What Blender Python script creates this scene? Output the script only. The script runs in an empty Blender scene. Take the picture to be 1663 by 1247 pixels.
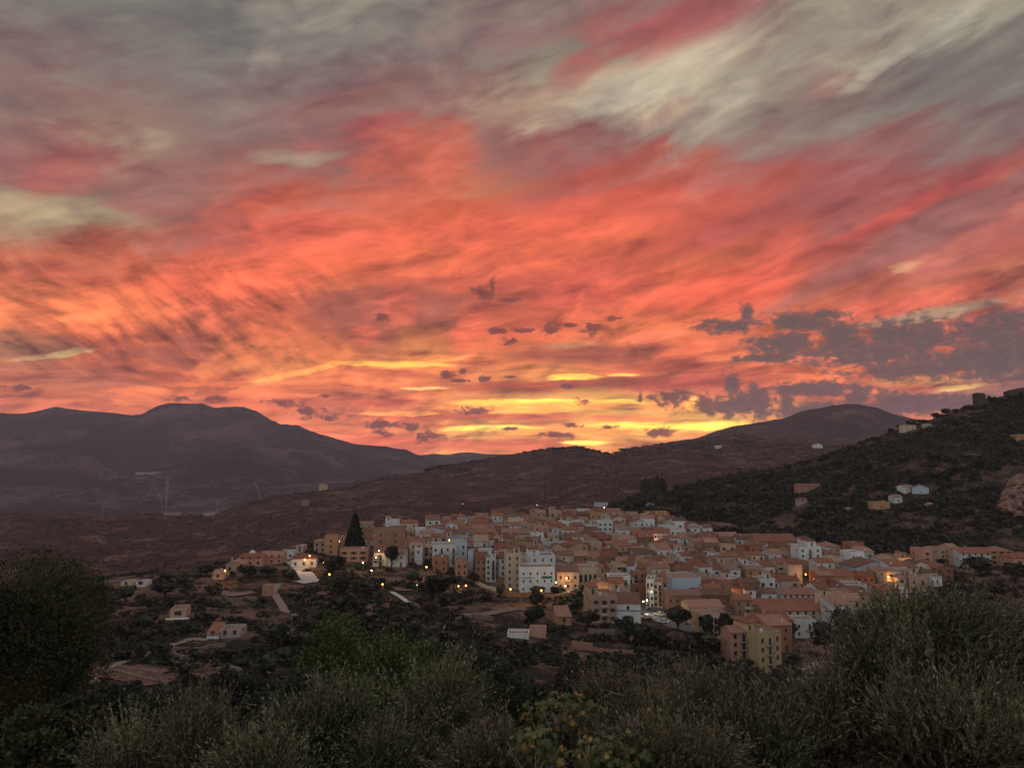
import bpy, math, random
import numpy as np

# ---------------------------------------------------------------- camera, sky, exposure
sc = bpy.context.scene
PI = math.pi
F = 1256.0                       # focal length in pixels of the 1663 px wide photograph
TILT = math.radians(5.32)
CT, ST = math.cos(TILT), math.sin(TILT)

cam_data = bpy.data.cameras.new('camera')
cam = bpy.data.objects.new('camera', cam_data)
sc.collection.objects.link(cam)
sc.camera = cam
cam.location = (0, 0, 0)
cam.rotation_euler = (PI / 2 + TILT, 0, 0)
cam_data.sensor_width = 36.0
cam_data.lens = 36.0 * F / 1663.0
cam_data.clip_start = 0.1
cam_data.clip_end = 60000.0

sc.view_settings.view_transform = 'Standard'
sc.view_settings.look = 'None'
sc.view_settings.exposure = 0.0
sc.view_settings.gamma = 1.0
sc.cycles.use_denoising = True
sc.cycles.max_bounces = 5
sc.cycles.diffuse_bounces = 2
sc.cycles.glossy_bounces = 1
sc.cycles.transmission_bounces = 2
sc.cycles.volume_bounces = 1
sc.cycles.transparent_max_bounces = 8
sc.cycles.caustics_reflective = False
sc.cycles.caustics_refractive = False


def lin(c):
    """sRGB 0-255 -> linear rgba"""
    o = []
    for v in c[:3]:
        v = v / 255.0
        o.append(v / 12.92 if v <= 0.04045 else ((v + 0.055) / 1.055) ** 2.4)
    return (o[0], o[1], o[2], 1.0)


def look(px, py):
    """bearing and elevation (degrees) under which the photograph shows something"""
    dx, dy = (px - 831.5) / F, (623.5 - py) / F
    x, y, z = dx, CT - dy * ST, ST + dy * CT
    return math.degrees(math.atan2(x, y)), math.degrees(math.atan2(z, math.hypot(x, y)))


world = bpy.data.worlds.new('World')
sc.world = world
world.use_nodes = True
NT = world.node_tree
NT.nodes.clear()


class Nodes:
    """short-hand for wiring nodes"""
    def __init__(s, nt):
        s.nt = nt

    def put(s, sock, v):
        if isinstance(v, bpy.types.NodeSocket):
            s.nt.links.new(v, sock)
        elif v is not None:
            sock.default_value = v

    def m(s, op, a, b=None, c=None, clamp=False):
        n = s.nt.nodes.new('ShaderNodeMath')
        n.operation = op
        n.use_clamp = clamp
        for i, v in enumerate((a, b, c)):
            s.put(n.inputs[i], v)
        return n.outputs[0]

    def v(s, op, a, b=None, c=None, out=0):
        n = s.nt.nodes.new('ShaderNodeVectorMath')
        n.operation = op
        for i, q in enumerate((a, b, c)):
            if q is not None:
                s.put(n.inputs[i], q)
        return n.outputs[out]

    def xyz(s, x, y, z=0.0):
        n = s.nt.nodes.new('ShaderNodeCombineXYZ')
        for i, q in enumerate((x, y, z)):
            s.put(n.inputs[i], q)
        return n.outputs[0]

    def sep(s, a):
        n = s.nt.nodes.new('ShaderNodeSeparateXYZ')
        s.put(n.inputs[0], a)
        return n.outputs

    def rng(s, x, a, b, c=0.0, d=1.0, smooth=False):
        n = s.nt.nodes.new('ShaderNodeMapRange')
        n.interpolation_type = 'SMOOTHSTEP' if smooth else 'LINEAR'
        for i, q in enumerate((x, a, b, c, d)):
            s.put(n.inputs[i], q)
        return n.outputs[0]

    def mix(s, f, a, b, mode='MIX'):
        n = s.nt.nodes.new('ShaderNodeMix')
        n.data_type = 'RGBA'
        n.blend_type = mode
        n.clamp_factor = True
        s.put(n.inputs[0], f)
        s.put(n.inputs[6], a)
        s.put(n.inputs[7], b)
        return n.outputs[2]

    def noise(s, vec, scale=1.0, detail=4.0, rough=0.55, dist=0.0, color=False, dims=3):
        n = s.nt.nodes.new('ShaderNodeTexNoise')
        n.noise_dimensions = '%dD' % dims
        s.put(n.inputs['Vector'], vec)
        n.inputs['Scale'].default_value = scale
        n.inputs['Detail'].default_value = detail
        n.inputs['Roughness'].default_value = rough
        n.inputs['Distortion'].default_value = dist
        return n.outputs[1 if color else 0]

    def ramp(s, x, stops, interp='LINEAR'):
        n = s.nt.nodes.new('ShaderNodeValToRGB')
        n.color_ramp.interpolation = interp
        e = n.color_ramp.elements
        while len(e) > 1:
            e.remove(e[-1])
        e[0].position, e[0].color = stops[0]
        for p, c in stops[1:]:
            k = e.new(p)
            k.color = c
        s.put(n.inputs[0], x)
        return n.outputs[0]


W = Nodes(NT)
# colours of the cloud deck, read over the sky: sixteen bearings by eighteen heights
PAL = {'g': (119, 115, 109), 'h': (129, 112, 107), 'm': (137, 104, 102), 'p': (152, 113, 103), 'r': (163, 96, 90),
       'R': (178, 88, 80), 'c': (208, 98, 76), 'C': (230, 108, 76), 'o': (240, 120, 76), 'O': (247, 130, 80),
       'y': (254, 166, 90), 'Y': (255, 215, 96), 'w': (158, 148, 128), 'W': (186, 178, 148), 'k': (162, 144, 116),
       'b': (184, 98, 74), 'B': (150, 84, 72), 'd': (104, 76, 80), 's': (122, 92, 90), 'l': (143, 137, 123),
       'a': (206, 128, 92)}
SKYROWS = [
    (0, 'lggggllhhmmmwwwl'), (45, 'hgggglgmmrRmlwWg'), (90, 'mhhggghhlrwwwlgg'), (135, 'hmhhhmmpwWWlrwgg'),
    (180, 'hpphmmppkwrlhhhh'), (225, 'mpkmmrcprmlmmrmh'), (270, 'mRppprcprrcrRmmp'), (315, 'rrprcpcaRcRcrRRr'),
    (360, 'kkprcCCCCCccrrmR'), (405, 'cbbccCoCCCCcRrrc'), (450, 'bcCCoocccCobbbba'), (495, 'aOOccbCbcCoCbccr'),
    (540, 'OCCbobbCCOobCccc'), (575, 'kbbbOOyOObCOOObs'), (603, 'obCoyOOOyOcbOObs'), (630, 'bbbCCCObccccCCas'),
    (655, 'OoOCCbOyYYOOCbas'), (685, 'ccOOObOCOOYYbbbb'), (705, 'cccOOOcYOYOOcbbb'), (730, 'cccccccccoCccbbb')]
HAZE = 5.2e-5                    # density of the evening air per metre
AZ0, AZ1 = -48.0, 48.0
pts, cols = [], []
for py, row in SKYROWS:
    for i, ch in enumerate(row):
        a, e = look(i * 1663 / 15.0, py)
        pts.append((a, e))
        cols.append(lin(PAL[ch])[:3])
pts = np.array(pts)
cols = np.array(cols)
els = [look(831, py)[1] for py, _ in SKYROWS]
els = [els[0] + 8] + els + [-3.0]


def deck_colour(a, e):
    d2 = ((pts[:, 0] - a) / 3.0) ** 2 + ((pts[:, 1] - e) / 1.15) ** 2
    w = np.exp(-d2) + 1e-7 / (1 + d2)
    return (w[:, None] * cols).sum(0) / w.sum()


tc = NT.nodes.new('ShaderNodeTexCoord')
D = W.v('NORMALIZE', tc.outputs['Generated'])
dx, dy, dz = W.sep(D)
az = W.m('MULTIPLY', W.m('ARCTAN2', dx, dy), 180 / PI)
el = W.m('MULTIPLY', W.m('ARCSINE', dz), 180 / PI)
P0 = W.xyz(az, el, 0.0)


def rot(vec, deg, sx, sy, off=0.0):
    """coordinates turned by deg and squeezed: long features run along the turned axis"""
    c, s_ = math.cos(math.radians(deg)), math.sin(math.radians(deg))
    u = W.v('DOT_PRODUCT', vec, (c * sx, s_ * sx, 0), out=1)
    t = W.v('DOT_PRODUCT', vec, (-s_ * sy, c * sy, 0), out=1)
    return W.xyz(W.m('ADD', u, off * 7.3), t, 0.0)


# how far from the horizon: streaks get flatter and finer towards it
hi = W.rng(el, 4.0, 14.0, smooth=True)
curl = W.v('SUBTRACT', W.noise(P0, 0.085, 1.0, 0.5, color=True, dims=2), (0.5, 0.5, 0.5))
curl2 = W.v('SUBTRACT', W.noise(P0, 0.35, 2.0, 0.5, color=True, dims=2), (0.5, 0.5, 0.5))
PC = W.v('MULTIPLY_ADD', curl, (3.4, 1.5, 0.0), P0)
PC2 = W.v('ADD', PC, W.v('MULTIPLY', curl2, (0.9, 0.22, 0.0)))
n_hi = W.noise(rot(PC2, 19, 0.085, 0.42, 3.1), 1.0, 4.0, 0.52, dims=2)
n_fine = W.noise(rot(PC2, 17, 0.26, 1.5, 6.3), 1.0, 4.0, 0.6, dims=2)
n_lo = W.noise(rot(PC2, 1, 0.14, 1.6, 8.7), 1.0, 5.0, 0.6, dims=2)
n_hair = W.noise(rot(PC, -34, 0.30, 1.0, 1.7), 1.0, 4.0, 0.56, 0.3, dims=2)
n_puff = W.noise(rot(PC, 8, 0.28, 0.75, 12.2), 1.0, 5.0, 0.58, 0.3, dims=2)
left = W.m('MULTIPLY', W.rng(az, -10.0, -17.0, smooth=True), W.m('MULTIPLY', W.rng(el, 16.0, 11.0, smooth=True), W.rng(el, 4.0, 7.0, smooth=True)))
streak = W.rng(hi, 0.0, 1.0, n_lo, n_hi)
streak = W.m('ADD', W.m('MULTIPLY', streak, W.m('SUBTRACT', 1.0, left)), W.m('MULTIPLY', n_hair, left))

warp_e = W.m('ADD', W.m('MULTIPLY', W.m('SUBTRACT', streak, 0.5), W.rng(el, 1.0, 15.0, 1.6, 6.5)),
             W.m('MULTIPLY', W.m('SUBTRACT', n_puff, 0.5), W.rng(el, 1.0, 15.0, 0.8, 3.0)))
warp_a = W.m('MULTIPLY', W.m('SUBTRACT', n_puff, 0.5), 9.0)
ea = W.m('ADD', az, warp_a)
ee = W.m('ADD', el, warp_e)
fac = W.rng(ea, AZ0, AZ1)
NSTOP = 31
col = None
for k in range(len(els) - 1, -1, -1):
    stops = []
    for i in range(NSTOP):
        a = AZ0 + (AZ1 - AZ0) * i / (NSTOP - 1)
        r, g, b = deck_colour(max(-34, min(34, a)), max(-0.5, min(31.5, els[k])))
        stops.append((i / (NSTOP - 1), (r, g, b, 1)))
    rk = W.ramp(fac, stops)
    if col is None:
        col = rk
    else:
        col = W.mix(W.rng(ee, els[k + 1], els[k]), col, rk)

# soft bright and dull patches of the deck: px, py, half-width, half-height, turn (deg), colour, strength, softness
PATCH = [
    (1040, 135, 150, 30, 17, (196, 188, 158), .80), (1200, 150, 30, 14, 15, (200, 194, 160), .8), (1345, 90, 210, 28, 15, (166, 160, 138), .55),
    (1530, 52, 46, 12, 30, (192, 190, 162), .75), (1430, 112, 50, 11, 26, (190, 184, 154), .75), (1465, 88, 30, 8, 25, (180, 175, 150), .8),
    (870, 170, 90, 24, 12, (172, 142, 118), .6), (1120, 30, 110, 22, 14, (164, 88, 84), .65), (940, 108, 44, 16, 20, (170, 88, 82), .75),
    (1150, 205, 60, 16, 6, (158, 146, 128), .6), (1440, 170, 160, 12, 10, (138, 128, 114), .5), (1560, 110, 110, 20, 18, (112, 110, 103), .6),
    (70, 335, 110, 16, -3, (174, 162, 124), .85), (10, 362, 60, 22, 0, (164, 146, 112), .6), (485, 258, 55, 9, 8, (166, 150, 122), .8),
    (248, 222, 26, 10, -5, (166, 148, 120), .8), (105, 275, 46, 20, 25, (172, 92, 82), .5), (470, 38, 50, 34, 0, (146, 142, 126), .5),
    (430, 96, 22, 12, 10, (158, 150, 130), .6), (580, 42, 50, 20, 0, (142, 139, 124), .5), (610, 205, 50, 14, 20, (176, 90, 84), .6),
    (735, 250, 34, 42, -30, (222, 112, 84), .6), (660, 320, 110, 26, 14, (222, 118, 88), .6), (810, 375, 230, 18, 4, (248, 114, 84), .65),
    (960, 330, 150, 12, 3, (230, 104, 82), .5), (470, 375, 60, 24, 22, (232, 108, 86), .6), (450, 440, 170, 26, 14, (248, 116, 80), .7),
    (130, 500, 110, 24, 4, (255, 138, 84), .8), (300, 560, 60, 10, -22, (158, 88, 72), .6), (270, 580, 44, 12, -12, (150, 86, 70), .7),
    (40, 555, 70, 14, 0, (140, 98, 74), .6), (130, 620, 110, 16, -5, (176, 104, 78), .6), (560, 500, 55, 26, 10, (158, 92, 78), .75),
    (690, 500, 70, 30, -12, (156, 96, 82), .7), (600, 545, 50, 30, -30, (160, 90, 74), .6), (650, 492, 22, 26, 20, (232, 112, 84), .6),
    (760, 540, 36, 20, 35, (250, 120, 86), .8), (590, 545, 20, 16, 10, (236, 112, 80), .5), (1170, 470, 90, 26, 6, (252, 108, 76), .7),
    (1100, 400, 140, 20, 14, (178, 84, 76), .5), (1290, 330, 120, 18, 16, (166, 92, 88), .5), (1420, 420, 150, 13, 22, (150, 100, 92), .65),
    (1260, 430, 60, 30, 40, (238, 108, 82), .55), (1500, 335, 140, 10, 17, (202, 92, 80), .6), (1440, 360, 90, 12, 22, (206, 92, 78), .6),
    (1560, 395, 130, 10, 22, (200, 112, 92), .5), (1470, 492, 90, 12, 6, (234, 116, 88), .8), (1475, 430, 20, 6, 15, (214, 160, 116), .8),
    (1510, 512, 70, 8, 6, (200, 182, 138), .85), (985, 470, 120, 30, 0, (236, 106, 84), .5), (1060, 545, 50, 8, 8, (255, 138, 96), .8),
    (960, 575, 120, 14, -2, (166, 90, 72), .8), (930, 560, 50, 4, 0, (190, 148, 110), .6), (850, 628, 100, 10, 0, (190, 88, 66), .85),
    (1060, 622, 150, 10, -1, (176, 82, 68), .85), (1150, 600, 120, 9, -4, (196, 96, 74), .8), (640, 605, 60, 6, -3, (204, 98, 70), .7),
    (630, 654, 60, 7, 0, (206, 92, 66), .8), (790, 676, 180, 6, -1, (204, 90, 68), .8), (1020, 680, 60, 5, 0, (222, 96, 68), .6),
    (600, 716, 150, 5, 0, (210, 100, 72), .7), (800, 722, 130, 8, -1, (214, 104, 76), .8),
    (1330, 585, 120, 8, -3, (252, 134, 86), .85), (1510, 618, 80, 8, 2, (230, 156, 92), .9), (1560, 628, 30, 4, 0, (222, 178, 104), .9),
    (1400, 604, 120, 7, -3, (250, 128, 80), .7), (1130, 565, 60, 12, 10, (255, 128, 86), .6), (1625, 612, 12, 6, 30, (214, 138, 96), .8),
    # burning gaps low over the ridge
    (865, 655, 95, 8, 0, (255, 224, 84), 1.), (1010, 654, 34, 6, 0, (255, 220, 84), 1.), (900, 660, 190, 12, 0, (255, 160, 70), .8),
    (810, 696, 75, 6, 1, (255, 216, 90), 1.), (1085, 692, 100, 8, -1, (255, 206, 78), 1.), (960, 700, 160, 8, 0, (255, 160, 74), .75),
    (950, 718, 40, 4, 0, (255, 210, 90), .95), (930, 611, 40, 5, 2, (255, 208, 84), .95), (1012, 607, 22, 4, 0, (255, 186, 84), .9),
    (640, 591, 85, 5, -2, (255, 196, 84), .95), (500, 602, 75, 5, 13, (255, 168, 82), .95), (430, 620, 45, 6, 22, (255, 158, 84), .8),
    (690, 630, 34, 3, 2, (255, 206, 116), .9), (650, 672, 60, 4, 0, (255, 172, 80), .8), (1128, 658, 10, 14, 0, (255, 176, 70), .9),
    (68, 579, 26, 3.5, 10, (228, 190, 124), .8), (112, 572, 30, 4, 10, (232, 196, 130), .8), (330, 632, 130, 8, 4, (255, 136, 80), .7),
    (215, 660, 22, 5, -25, (255, 140, 84), .8), (1160, 690, 40, 8, 6, (255, 204, 80), .8), (715, 586, 40, 4, 12, (255, 166, 80), .8),
]
calm = W.rng(el, 5.0, 12.0, 0.4, 1.0)
PW = W.v('ADD', W.xyz(W.m('MULTIPLY_ADD', W.m('MULTIPLY', warp_a, calm), 0.22, az), W.m('MULTIPLY_ADD', W.m('MULTIPLY', warp_e, calm), 0.26, el)), W.v('MULTIPLY', curl2, (1.0, 0.4, 0)))
grain = W.m('MULTIPLY', W.m('SUBTRACT', W.m('MULTIPLY_ADD', n_fine, 0.5, W.m('MULTIPLY', streak, 0.5)), 0.5), 3.0)
lowcut = W.rng(el, 2.0, 14.0, 1.0, 1.0)
grain = W.m('MULTIPLY', grain, lowcut)
for (px, py, rx, ry, turn, c, st) in PATCH:
    a, e = look(px, py)
    k = math.degrees(1 / F)
    ry = ry * .8 if py > 580 and c[1] > 140 else ry
    ca, sa = math.cos(math.radians(turn)), math.sin(math.radians(turn))
    # distance in the patch's own turned frame
    if abs(turn) < 3:
        q = W.v('MULTIPLY_ADD', PW, (1 / (rx * k), 1 / (ry * k), 0), (-a / (rx * k), -e / (ry * k), 0))
        d2 = W.v('DOT_PRODUCT', q, q, out=1)
    else:
        q = W.v('SUBTRACT', PW, (a, e, 0))
        du = W.v('DOT_PRODUCT', q, (ca / (rx * k), sa / (rx * k), 0), out=1)
        dv = W.v('DOT_PRODUCT', q, (-sa / (ry * k), ca / (ry * k), 0), out=1)
        d2 = W.m('MULTIPLY_ADD', du, du, W.m('MULTIPLY', dv, dv))
    f = W.rng(W.m('SUBTRACT', d2, grain), 2.9 if py < 520 else 2.0, -0.3 if py < 520 else 0.2, 0.0, st, smooth=True)
    gain = 1.75 if c[1] > 200 and c[2] < 100 else (1.35 if c[0] > 250 and c[1] > 150 else 1.0)     # the gaps that let the sun's glow through
    q_ = lin(c)
    col = W.mix(f, col, (q_[0] * gain, q_[1] * gain * .93, q_[2] * gain, 1))

# light and dark fibres of the deck
bright = W.m('MULTIPLY_ADD', W.m('SUBTRACT', streak, 0.5), W.rng(el, 17.0, 7.0, 0.9, 1.9, smooth=True), 0.97)
bright = W.m('ADD', bright, W.m('MULTIPLY', W.m('SUBTRACT', n_fine, 0.5), W.rng(el, 18.0, 10.0, 0.18, 0.5)))
bright = W.m('ADD', bright, W.m('MULTIPLY', W.m('SUBTRACT', n_puff, 0.5), W.rng(el, 18.0, 10.0, 0.75, 1.6)))
col = W.mix(1.0, col, W.xyz(bright, bright, W.m('MULTIPLY_ADD', bright, 0.8, 0.2)), 'MULTIPLY')

glow = W.rng(el, 2.0, 6.5, 1.42, 1.04, smooth=True)
col = W.mix(1.0, col, W.xyz(glow, glow, glow), 'MULTIPLY')

# small dark clouds in front of the deck: px, py, half-width, half-height
PUFFS = [(786, 478, 19, 10), (800, 466, 6, 12), (829, 488, 17, 4), (806, 537, 20, 5), (846, 537, 34, 4), (895, 534, 20, 13), (925, 527, 16, 4),
         (964, 532, 17, 9), (994, 517, 15, 5), (831, 555, 14, 7), (619, 515, 15, 7), (725, 609, 14, 8), (752, 601, 7, 5),
         (745, 618, 20, 3), (787, 616, 11, 5), (922, 627, 12, 4), (947, 652, 13, 5), (1087, 648, 30, 11), (770, 668, 24, 8),
         (619, 690, 22, 7), (622, 703, 16, 6), (666, 695, 20, 8), (700, 708, 30, 8), (828, 696, 10, 3), (930, 690, 15, 4),
         (989, 693, 11, 3), (898, 707, 26, 5), (1072, 702, 24, 7), (460, 655, 26, 8), (498, 670, 21, 10), (537, 678, 13, 5), (528, 643, 11, 4),
         (296, 647, 18, 5), (347, 648, 16, 5), (32, 629, 24, 4), (1211, 508, 8, 11), (1180, 530, 44, 9), (1301, 522, 42, 15),
         (1340, 511, 26, 7), (1278, 560, 52, 16), (1240, 582, 42, 6), (1372, 556, 44, 26), (1473, 548, 74, 24), (1406, 575, 78, 16),
         (1507, 595, 104, 17), (1625, 535, 60, 26), (1608, 585, 74, 24), (1187, 622, 11, 15), (1195, 657, 54, 16), (1235, 655, 22, 20),
         (1278, 662, 13, 18), (1318, 632, 56, 11), (1393, 640, 20, 15), (1450, 650, 34, 14), (1500, 660, 90, 14), (1320, 668, 70, 10),
         (1040, 646, 4, 8), (830, 612, 10, 2)]
k = math.degrees(1 / F)
nb = W.noise(W.v('MULTIPLY', P0, (0.55, 0.95, 0)), 1.0, 4.0, 0.55, 0.3, dims=2)
nb = W.m('SUBTRACT', nb, 0.5)
small = W.rng(az, 8.0, 22.0, 1.0, 2.3)
acc = None
for (px, py, rx, ry) in PUFFS:
    a, e = look(px, py)
    q = W.v('MULTIPLY_ADD', P0, (1 / (rx * k), 1 / (ry * k), 0), (-a / (rx * k), -e / (ry * k), 0))
    d = W.v('LENGTH', q, out=1)
    acc = d if acc is None else W.m('MINIMUM', acc, d)
nb2 = W.noise(W.v('MULTIPLY', P0, (1.7, 2.9, 0)), 1.0, 4.0, 0.52, 0.5, dims=2)
dens = W.m('SUBTRACT', W.rng(az, 6.0, 14.0, 0.92, 1.2), acc)
dens = W.m('ADD', dens, W.m('MULTIPLY', nb, 2.0))
dens = W.m('ADD', dens, W.m('MULTIPLY', W.m('SUBTRACT', nb2, 0.5), W.rng(az, 8.0, 17.0, 2.6, 1.8)))
pf = W.rng(dens, -0.42, 0.55, 0.0, 0.95, smooth=True)
pcol = W.mix(W.rng(az, 2.0, 20.0, smooth=True), lin((124, 62, 60)), lin((98, 76, 78)))
pcol = W.mix(W.rng(el, 2.5, 6.0), pcol, lin((98, 84, 84)))
pcol = W.mix(W.rng(az, 16.0, 8.0), pcol, lin((128, 66, 62)))
pcol = W.mix(W.m('MULTIPLY', W.rng(nb2, 0.45, 0.7), 0.35), pcol, lin((150, 104, 96)))
col = W.mix(pf, col, pcol)

# the sky behind the camera: dull blue-grey dusk, and below the horizon dim ground light
behind = W.rng(dy, 0.50, -0.25, smooth=True)
zen = W.rng(dz, 0.55, 0.9, smooth=True)
nish = NT.nodes.new('ShaderNodeTexSky')
nish.sky_type = 'NISHITA'
nish.sun_disc = False
nish.sun_elevation = math.radians(0.5)
nish.sun_rotation = math.radians(4.0)
back = W.mix(1.0, lin((180, 183, 188)), W.v('MULTIPLY', nish.outputs[0], (0.05, 0.05, 0.05)), 'ADD')
col = W.mix(zen, col, lin((158, 147, 146)))
col = W.mix(behind, col, back)
col = W.mix(W.rng(dz, -0.01, -0.10), col, lin((58, 46, 46)))
bg = NT.nodes.new('ShaderNodeBackground')
W.put(bg.inputs['Color'], col)
bg.inputs['Strength'].default_value = 1.0
wo = NT.nodes.new('ShaderNodeOutputWorld')
NT.links.new(bg.outputs[0], wo.inputs['Surface'])
world.cycles.sampling_method = 'MANUAL'
world.cycles.sample_map_resolution = 512

# ---------------------------------------------------------------- helpers
rnd = random.Random(7)
nr = np.random.default_rng(11)
COL = sc.collection


def slope_of(py):
    dy = (623.5 - py) / F
    return (ST + dy * CT) / (CT - dy * ST)


def bearing_of(px, py=900):
    dy = (623.5 - py) / F
    return ((px - 831.5) / F) / (CT - dy * ST)


def px_of(x, y, z):
    """where a world point shows in the photograph"""
    dep = y * CT + z * ST
    return 831.5 + F * x / dep, 623.5 - F * (-y * ST + z * CT) / dep


def mesh_np(name, verts, faces, mats, smooth=False, mat_idx=None):
    """one mesh from an (n,3) array and an (m,k) array of equal faces"""
    me = bpy.data.meshes.new(name)
    verts = np.asarray(verts, dtype=np.float32)
    faces = np.asarray(faces, dtype=np.int32)
    k = faces.shape[1]
    me.vertices.add(len(verts))
    me.vertices.foreach_set('co', verts.ravel())
    me.loops.add(faces.size)
    me.loops.foreach_set('vertex_index', faces.ravel())
    me.polygons.add(len(faces))
    me.polygons.foreach_set('loop_start', np.arange(0, faces.size, k, dtype=np.int32))
    me.polygons.foreach_set('loop_total', np.full(len(faces), k, dtype=np.int32))
    me.polygons.foreach_set('use_smooth', np.full(len(faces), smooth, dtype=bool))
    if mat_idx is not None:
        me.polygons.foreach_set('material_index', np.asarray(mat_idx, dtype=np.int32))
    for m in (mats if isinstance(mats, (list, tuple)) else [mats]):
        me.materials.append(m)
    me.update(calc_edges=True)
    return me


class MB:
    """collects loose shapes for one mesh"""
    def __init__(s):
        s.v, s.f, s.mi = [], [], []

    def add(s, vs, fs, mi=0):
        o = len(s.v)
        s.v += [tuple(p) for p in vs]
        s.f += [tuple(i + o for i in f) for f in fs]
        s.mi += [mi] * len(fs)
        return s

    def box(s, x0, x1, y0, y1, z0, z1, mi=0):
        return s.add([(x0, y0, z0), (x1, y0, z0), (x1, y1, z0), (x0, y1, z0), (x0, y0, z1), (x1, y0, z1), (x1, y1, z1), (x0, y1, z1)],
                     [(0, 3, 2, 1), (4, 5, 6, 7), (0, 1, 5, 4), (1, 2, 6, 5), (2, 3, 7, 6), (3, 0, 4, 7)], mi)

    def tube(s, pts, rad, n=7, mi=0, cap=True):
        """tapered round bar through the points"""
        base = len(s.v)
        up = (0.13, 0.31, 0.94)
        rings = []
        for i, p in enumerate(pts):
            a = pts[max(0, i - 1)]
            b = pts[min(len(pts) - 1, i + 1)]
            t = np.array(b, float) - np.array(a, float)
            t /= (np.linalg.norm(t) + 1e-9)
            u = np.cross(t, up if abs(t[2]) < 0.9 else (1, 0.2, 0.1))
            u /= np.linalg.norm(u)
            w = np.cross(t, u)
            r = rad[i]
            for k in range(n):
                an = 2 * PI * k / n
                s.v.append(tuple(np.array(p) + r * (math.cos(an) * u + math.sin(an) * w)))
        for i in range(len(pts) - 1):
            for k in range(n):
                a, b = base + i * n + k, base + i * n + (k + 1) % n
                s.f.append((a, b, b + n, a + n))
                s.mi.append(mi)
        if cap:
            s.f.append(tuple(base + k for k in range(n))[::-1])
            s.f.append(tuple(base + (len(pts) - 1) * n + k for k in range(n)))
            s.mi += [mi, mi]
        return s

    def prism(s, poly, y0, y1, mi=0):
        """outline in x,z pulled from y0 to y1"""
        n = len(poly)
        vs = [(x, y0, z) for x, z in poly] + [(x, y1, z) for x, z in poly]
        fs = [tuple(range(n)), tuple(range(2 * n - 1, n - 1, -1))] + [(i, i + n, (i + 1) % n + n, (i + 1) % n) for i in range(n)]
        return s.add(vs, fs, mi)

    def mesh(s, name, mats, smooth=False):
        me = bpy.data.meshes.new(name)
        me.from_pydata(s.v, [], s.f)
        for m in (mats if isinstance(mats, (list, tuple)) else [mats]):
            me.materials.append(m)
        me.polygons.foreach_set('material_index', s.mi)
        if smooth:
            me.polygons.foreach_set('use_smooth', [True] * len(s.f))
        me.update()
        return me


def link(name, data, parent=None, loc=None, rz=0.0, scale=None):
    o = bpy.data.objects.new(name, data)
    COL.objects.link(o)
    if parent is not None:
        o.parent = parent
    if loc is not None:
        o.location = loc
    if rz:
        o.rotation_euler = (0, 0, rz)
    if scale is not None:
        o.scale = scale
    return o


def tag(o, label=None, cat=None, group=None, kind=None):
    if label:
        o['label'] = label
    if cat:
        o['category'] = cat
    if group:
        o['group'] = group
    if kind:
        o['kind'] = kind
    return o


def thing(name, label, cat, loc, rz=0.0, group=None):
    return tag(link(name, None, loc=loc, rz=rz), label, cat, group)


# lattice noise for land forms
_perm = nr.permutation(4096)


def vnoise(x, y, seed=0):
    xi = np.floor(x).astype(int)
    yi = np.floor(y).astype(int)
    xf, yf = x - xi, y - yi
    u, v = xf * xf * (3 - 2 * xf), yf * yf * (3 - 2 * yf)

    def h(a, b):
        return _perm[(_perm[(a + seed * 131) & 4095] + b * 7 + seed * 17) & 4095] / 4095.0
    a, b, c, d = h(xi, yi), h(xi + 1, yi), h(xi, yi + 1), h(xi + 1, yi + 1)
    return (a * (1 - u) + b * u) * (1 - v) + (c * (1 - u) + d * u) * v - 0.5


def fbm(x, y, octs=4, seed=0):
    r, am, f = 0, 1.0, 1.0
    for i in range(octs):
        r = r + am * vnoise(x * f, y * f, seed + i)
        am *= 0.5
        f *= 2.03
    return r


def ip(x, tab):
    t = np.array(tab, float)
    return np.interp(x, t[:, 0], t[:, 1])


# ---------------------------------------------------------------- materials
def new_mat(name):
    m = bpy.data.materials.new(name)
    m.use_nodes = True
    nt = m.node_tree
    nt.nodes.clear()
    w = Nodes(nt)
    bsdf = nt.nodes.new('ShaderNodeBsdfPrincipled')
    out = nt.nodes.new('ShaderNodeOutputMaterial')
    nt.links.new(bsdf.outputs[0], out.inputs['Surface'])
    bsdf.inputs['Roughness'].default_value = 0.9
    bsdf.inputs['Specular IOR Level'].default_value = 0.2
    return m, w, bsdf


def add_bump(w, bsdf, h, dist, strength=1.0):
    n = w.nt.nodes.new('ShaderNodeBump')
    n.inputs['Strength'].default_value = strength
    n.inputs['Distance'].default_value = dist
    w.put(n.inputs['Height'], h)
    w.nt.links.new(n.outputs[0], bsdf.inputs['Normal'])


def pos_of(w):
    return w.nt.nodes.new('ShaderNodeNewGeometry').outputs['Position']


def m_land(name, soil, soil2, scrub, cell, cover, bump):
    """bare earth with bushes scattered over it"""
    m, w, b = new_mat(name)
    p = pos_of(w)
    big = w.noise(p, 0.35 / cell, 4, 0.6)
    mid = w.noise(p, 1.1 / cell, 5, 0.65)
    fine = w.noise(p, 5.0 / cell, 4, 0.7)
    c = w.mix(w.rng(mid, 0.35, 0.65), soil, soil2)
    c = w.mix(w.m('MULTIPLY', w.rng(fine, 0.45, 0.8), 0.5), c, soil2)
    t = w.m('ADD', w.m('MULTIPLY', big, 0.7), w.m('MULTIPLY_ADD', fine, 0.45, w.m('MULTIPLY', mid, 0.45)))
    c = w.mix(w.rng(t, 0.95 - cover * 0.35, 1.02 - cover * 0.35 + 0.06), c, scrub)
    w.put(b.inputs['Base Color'], c)
    b.inputs['Roughness'].default_value = 1.0
    b.inputs['Specular IOR Level'].default_value = 0.0
    add_bump(w, b, w.m('MULTIPLY_ADD', t, 1.0, fine), bump)
    return m


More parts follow.
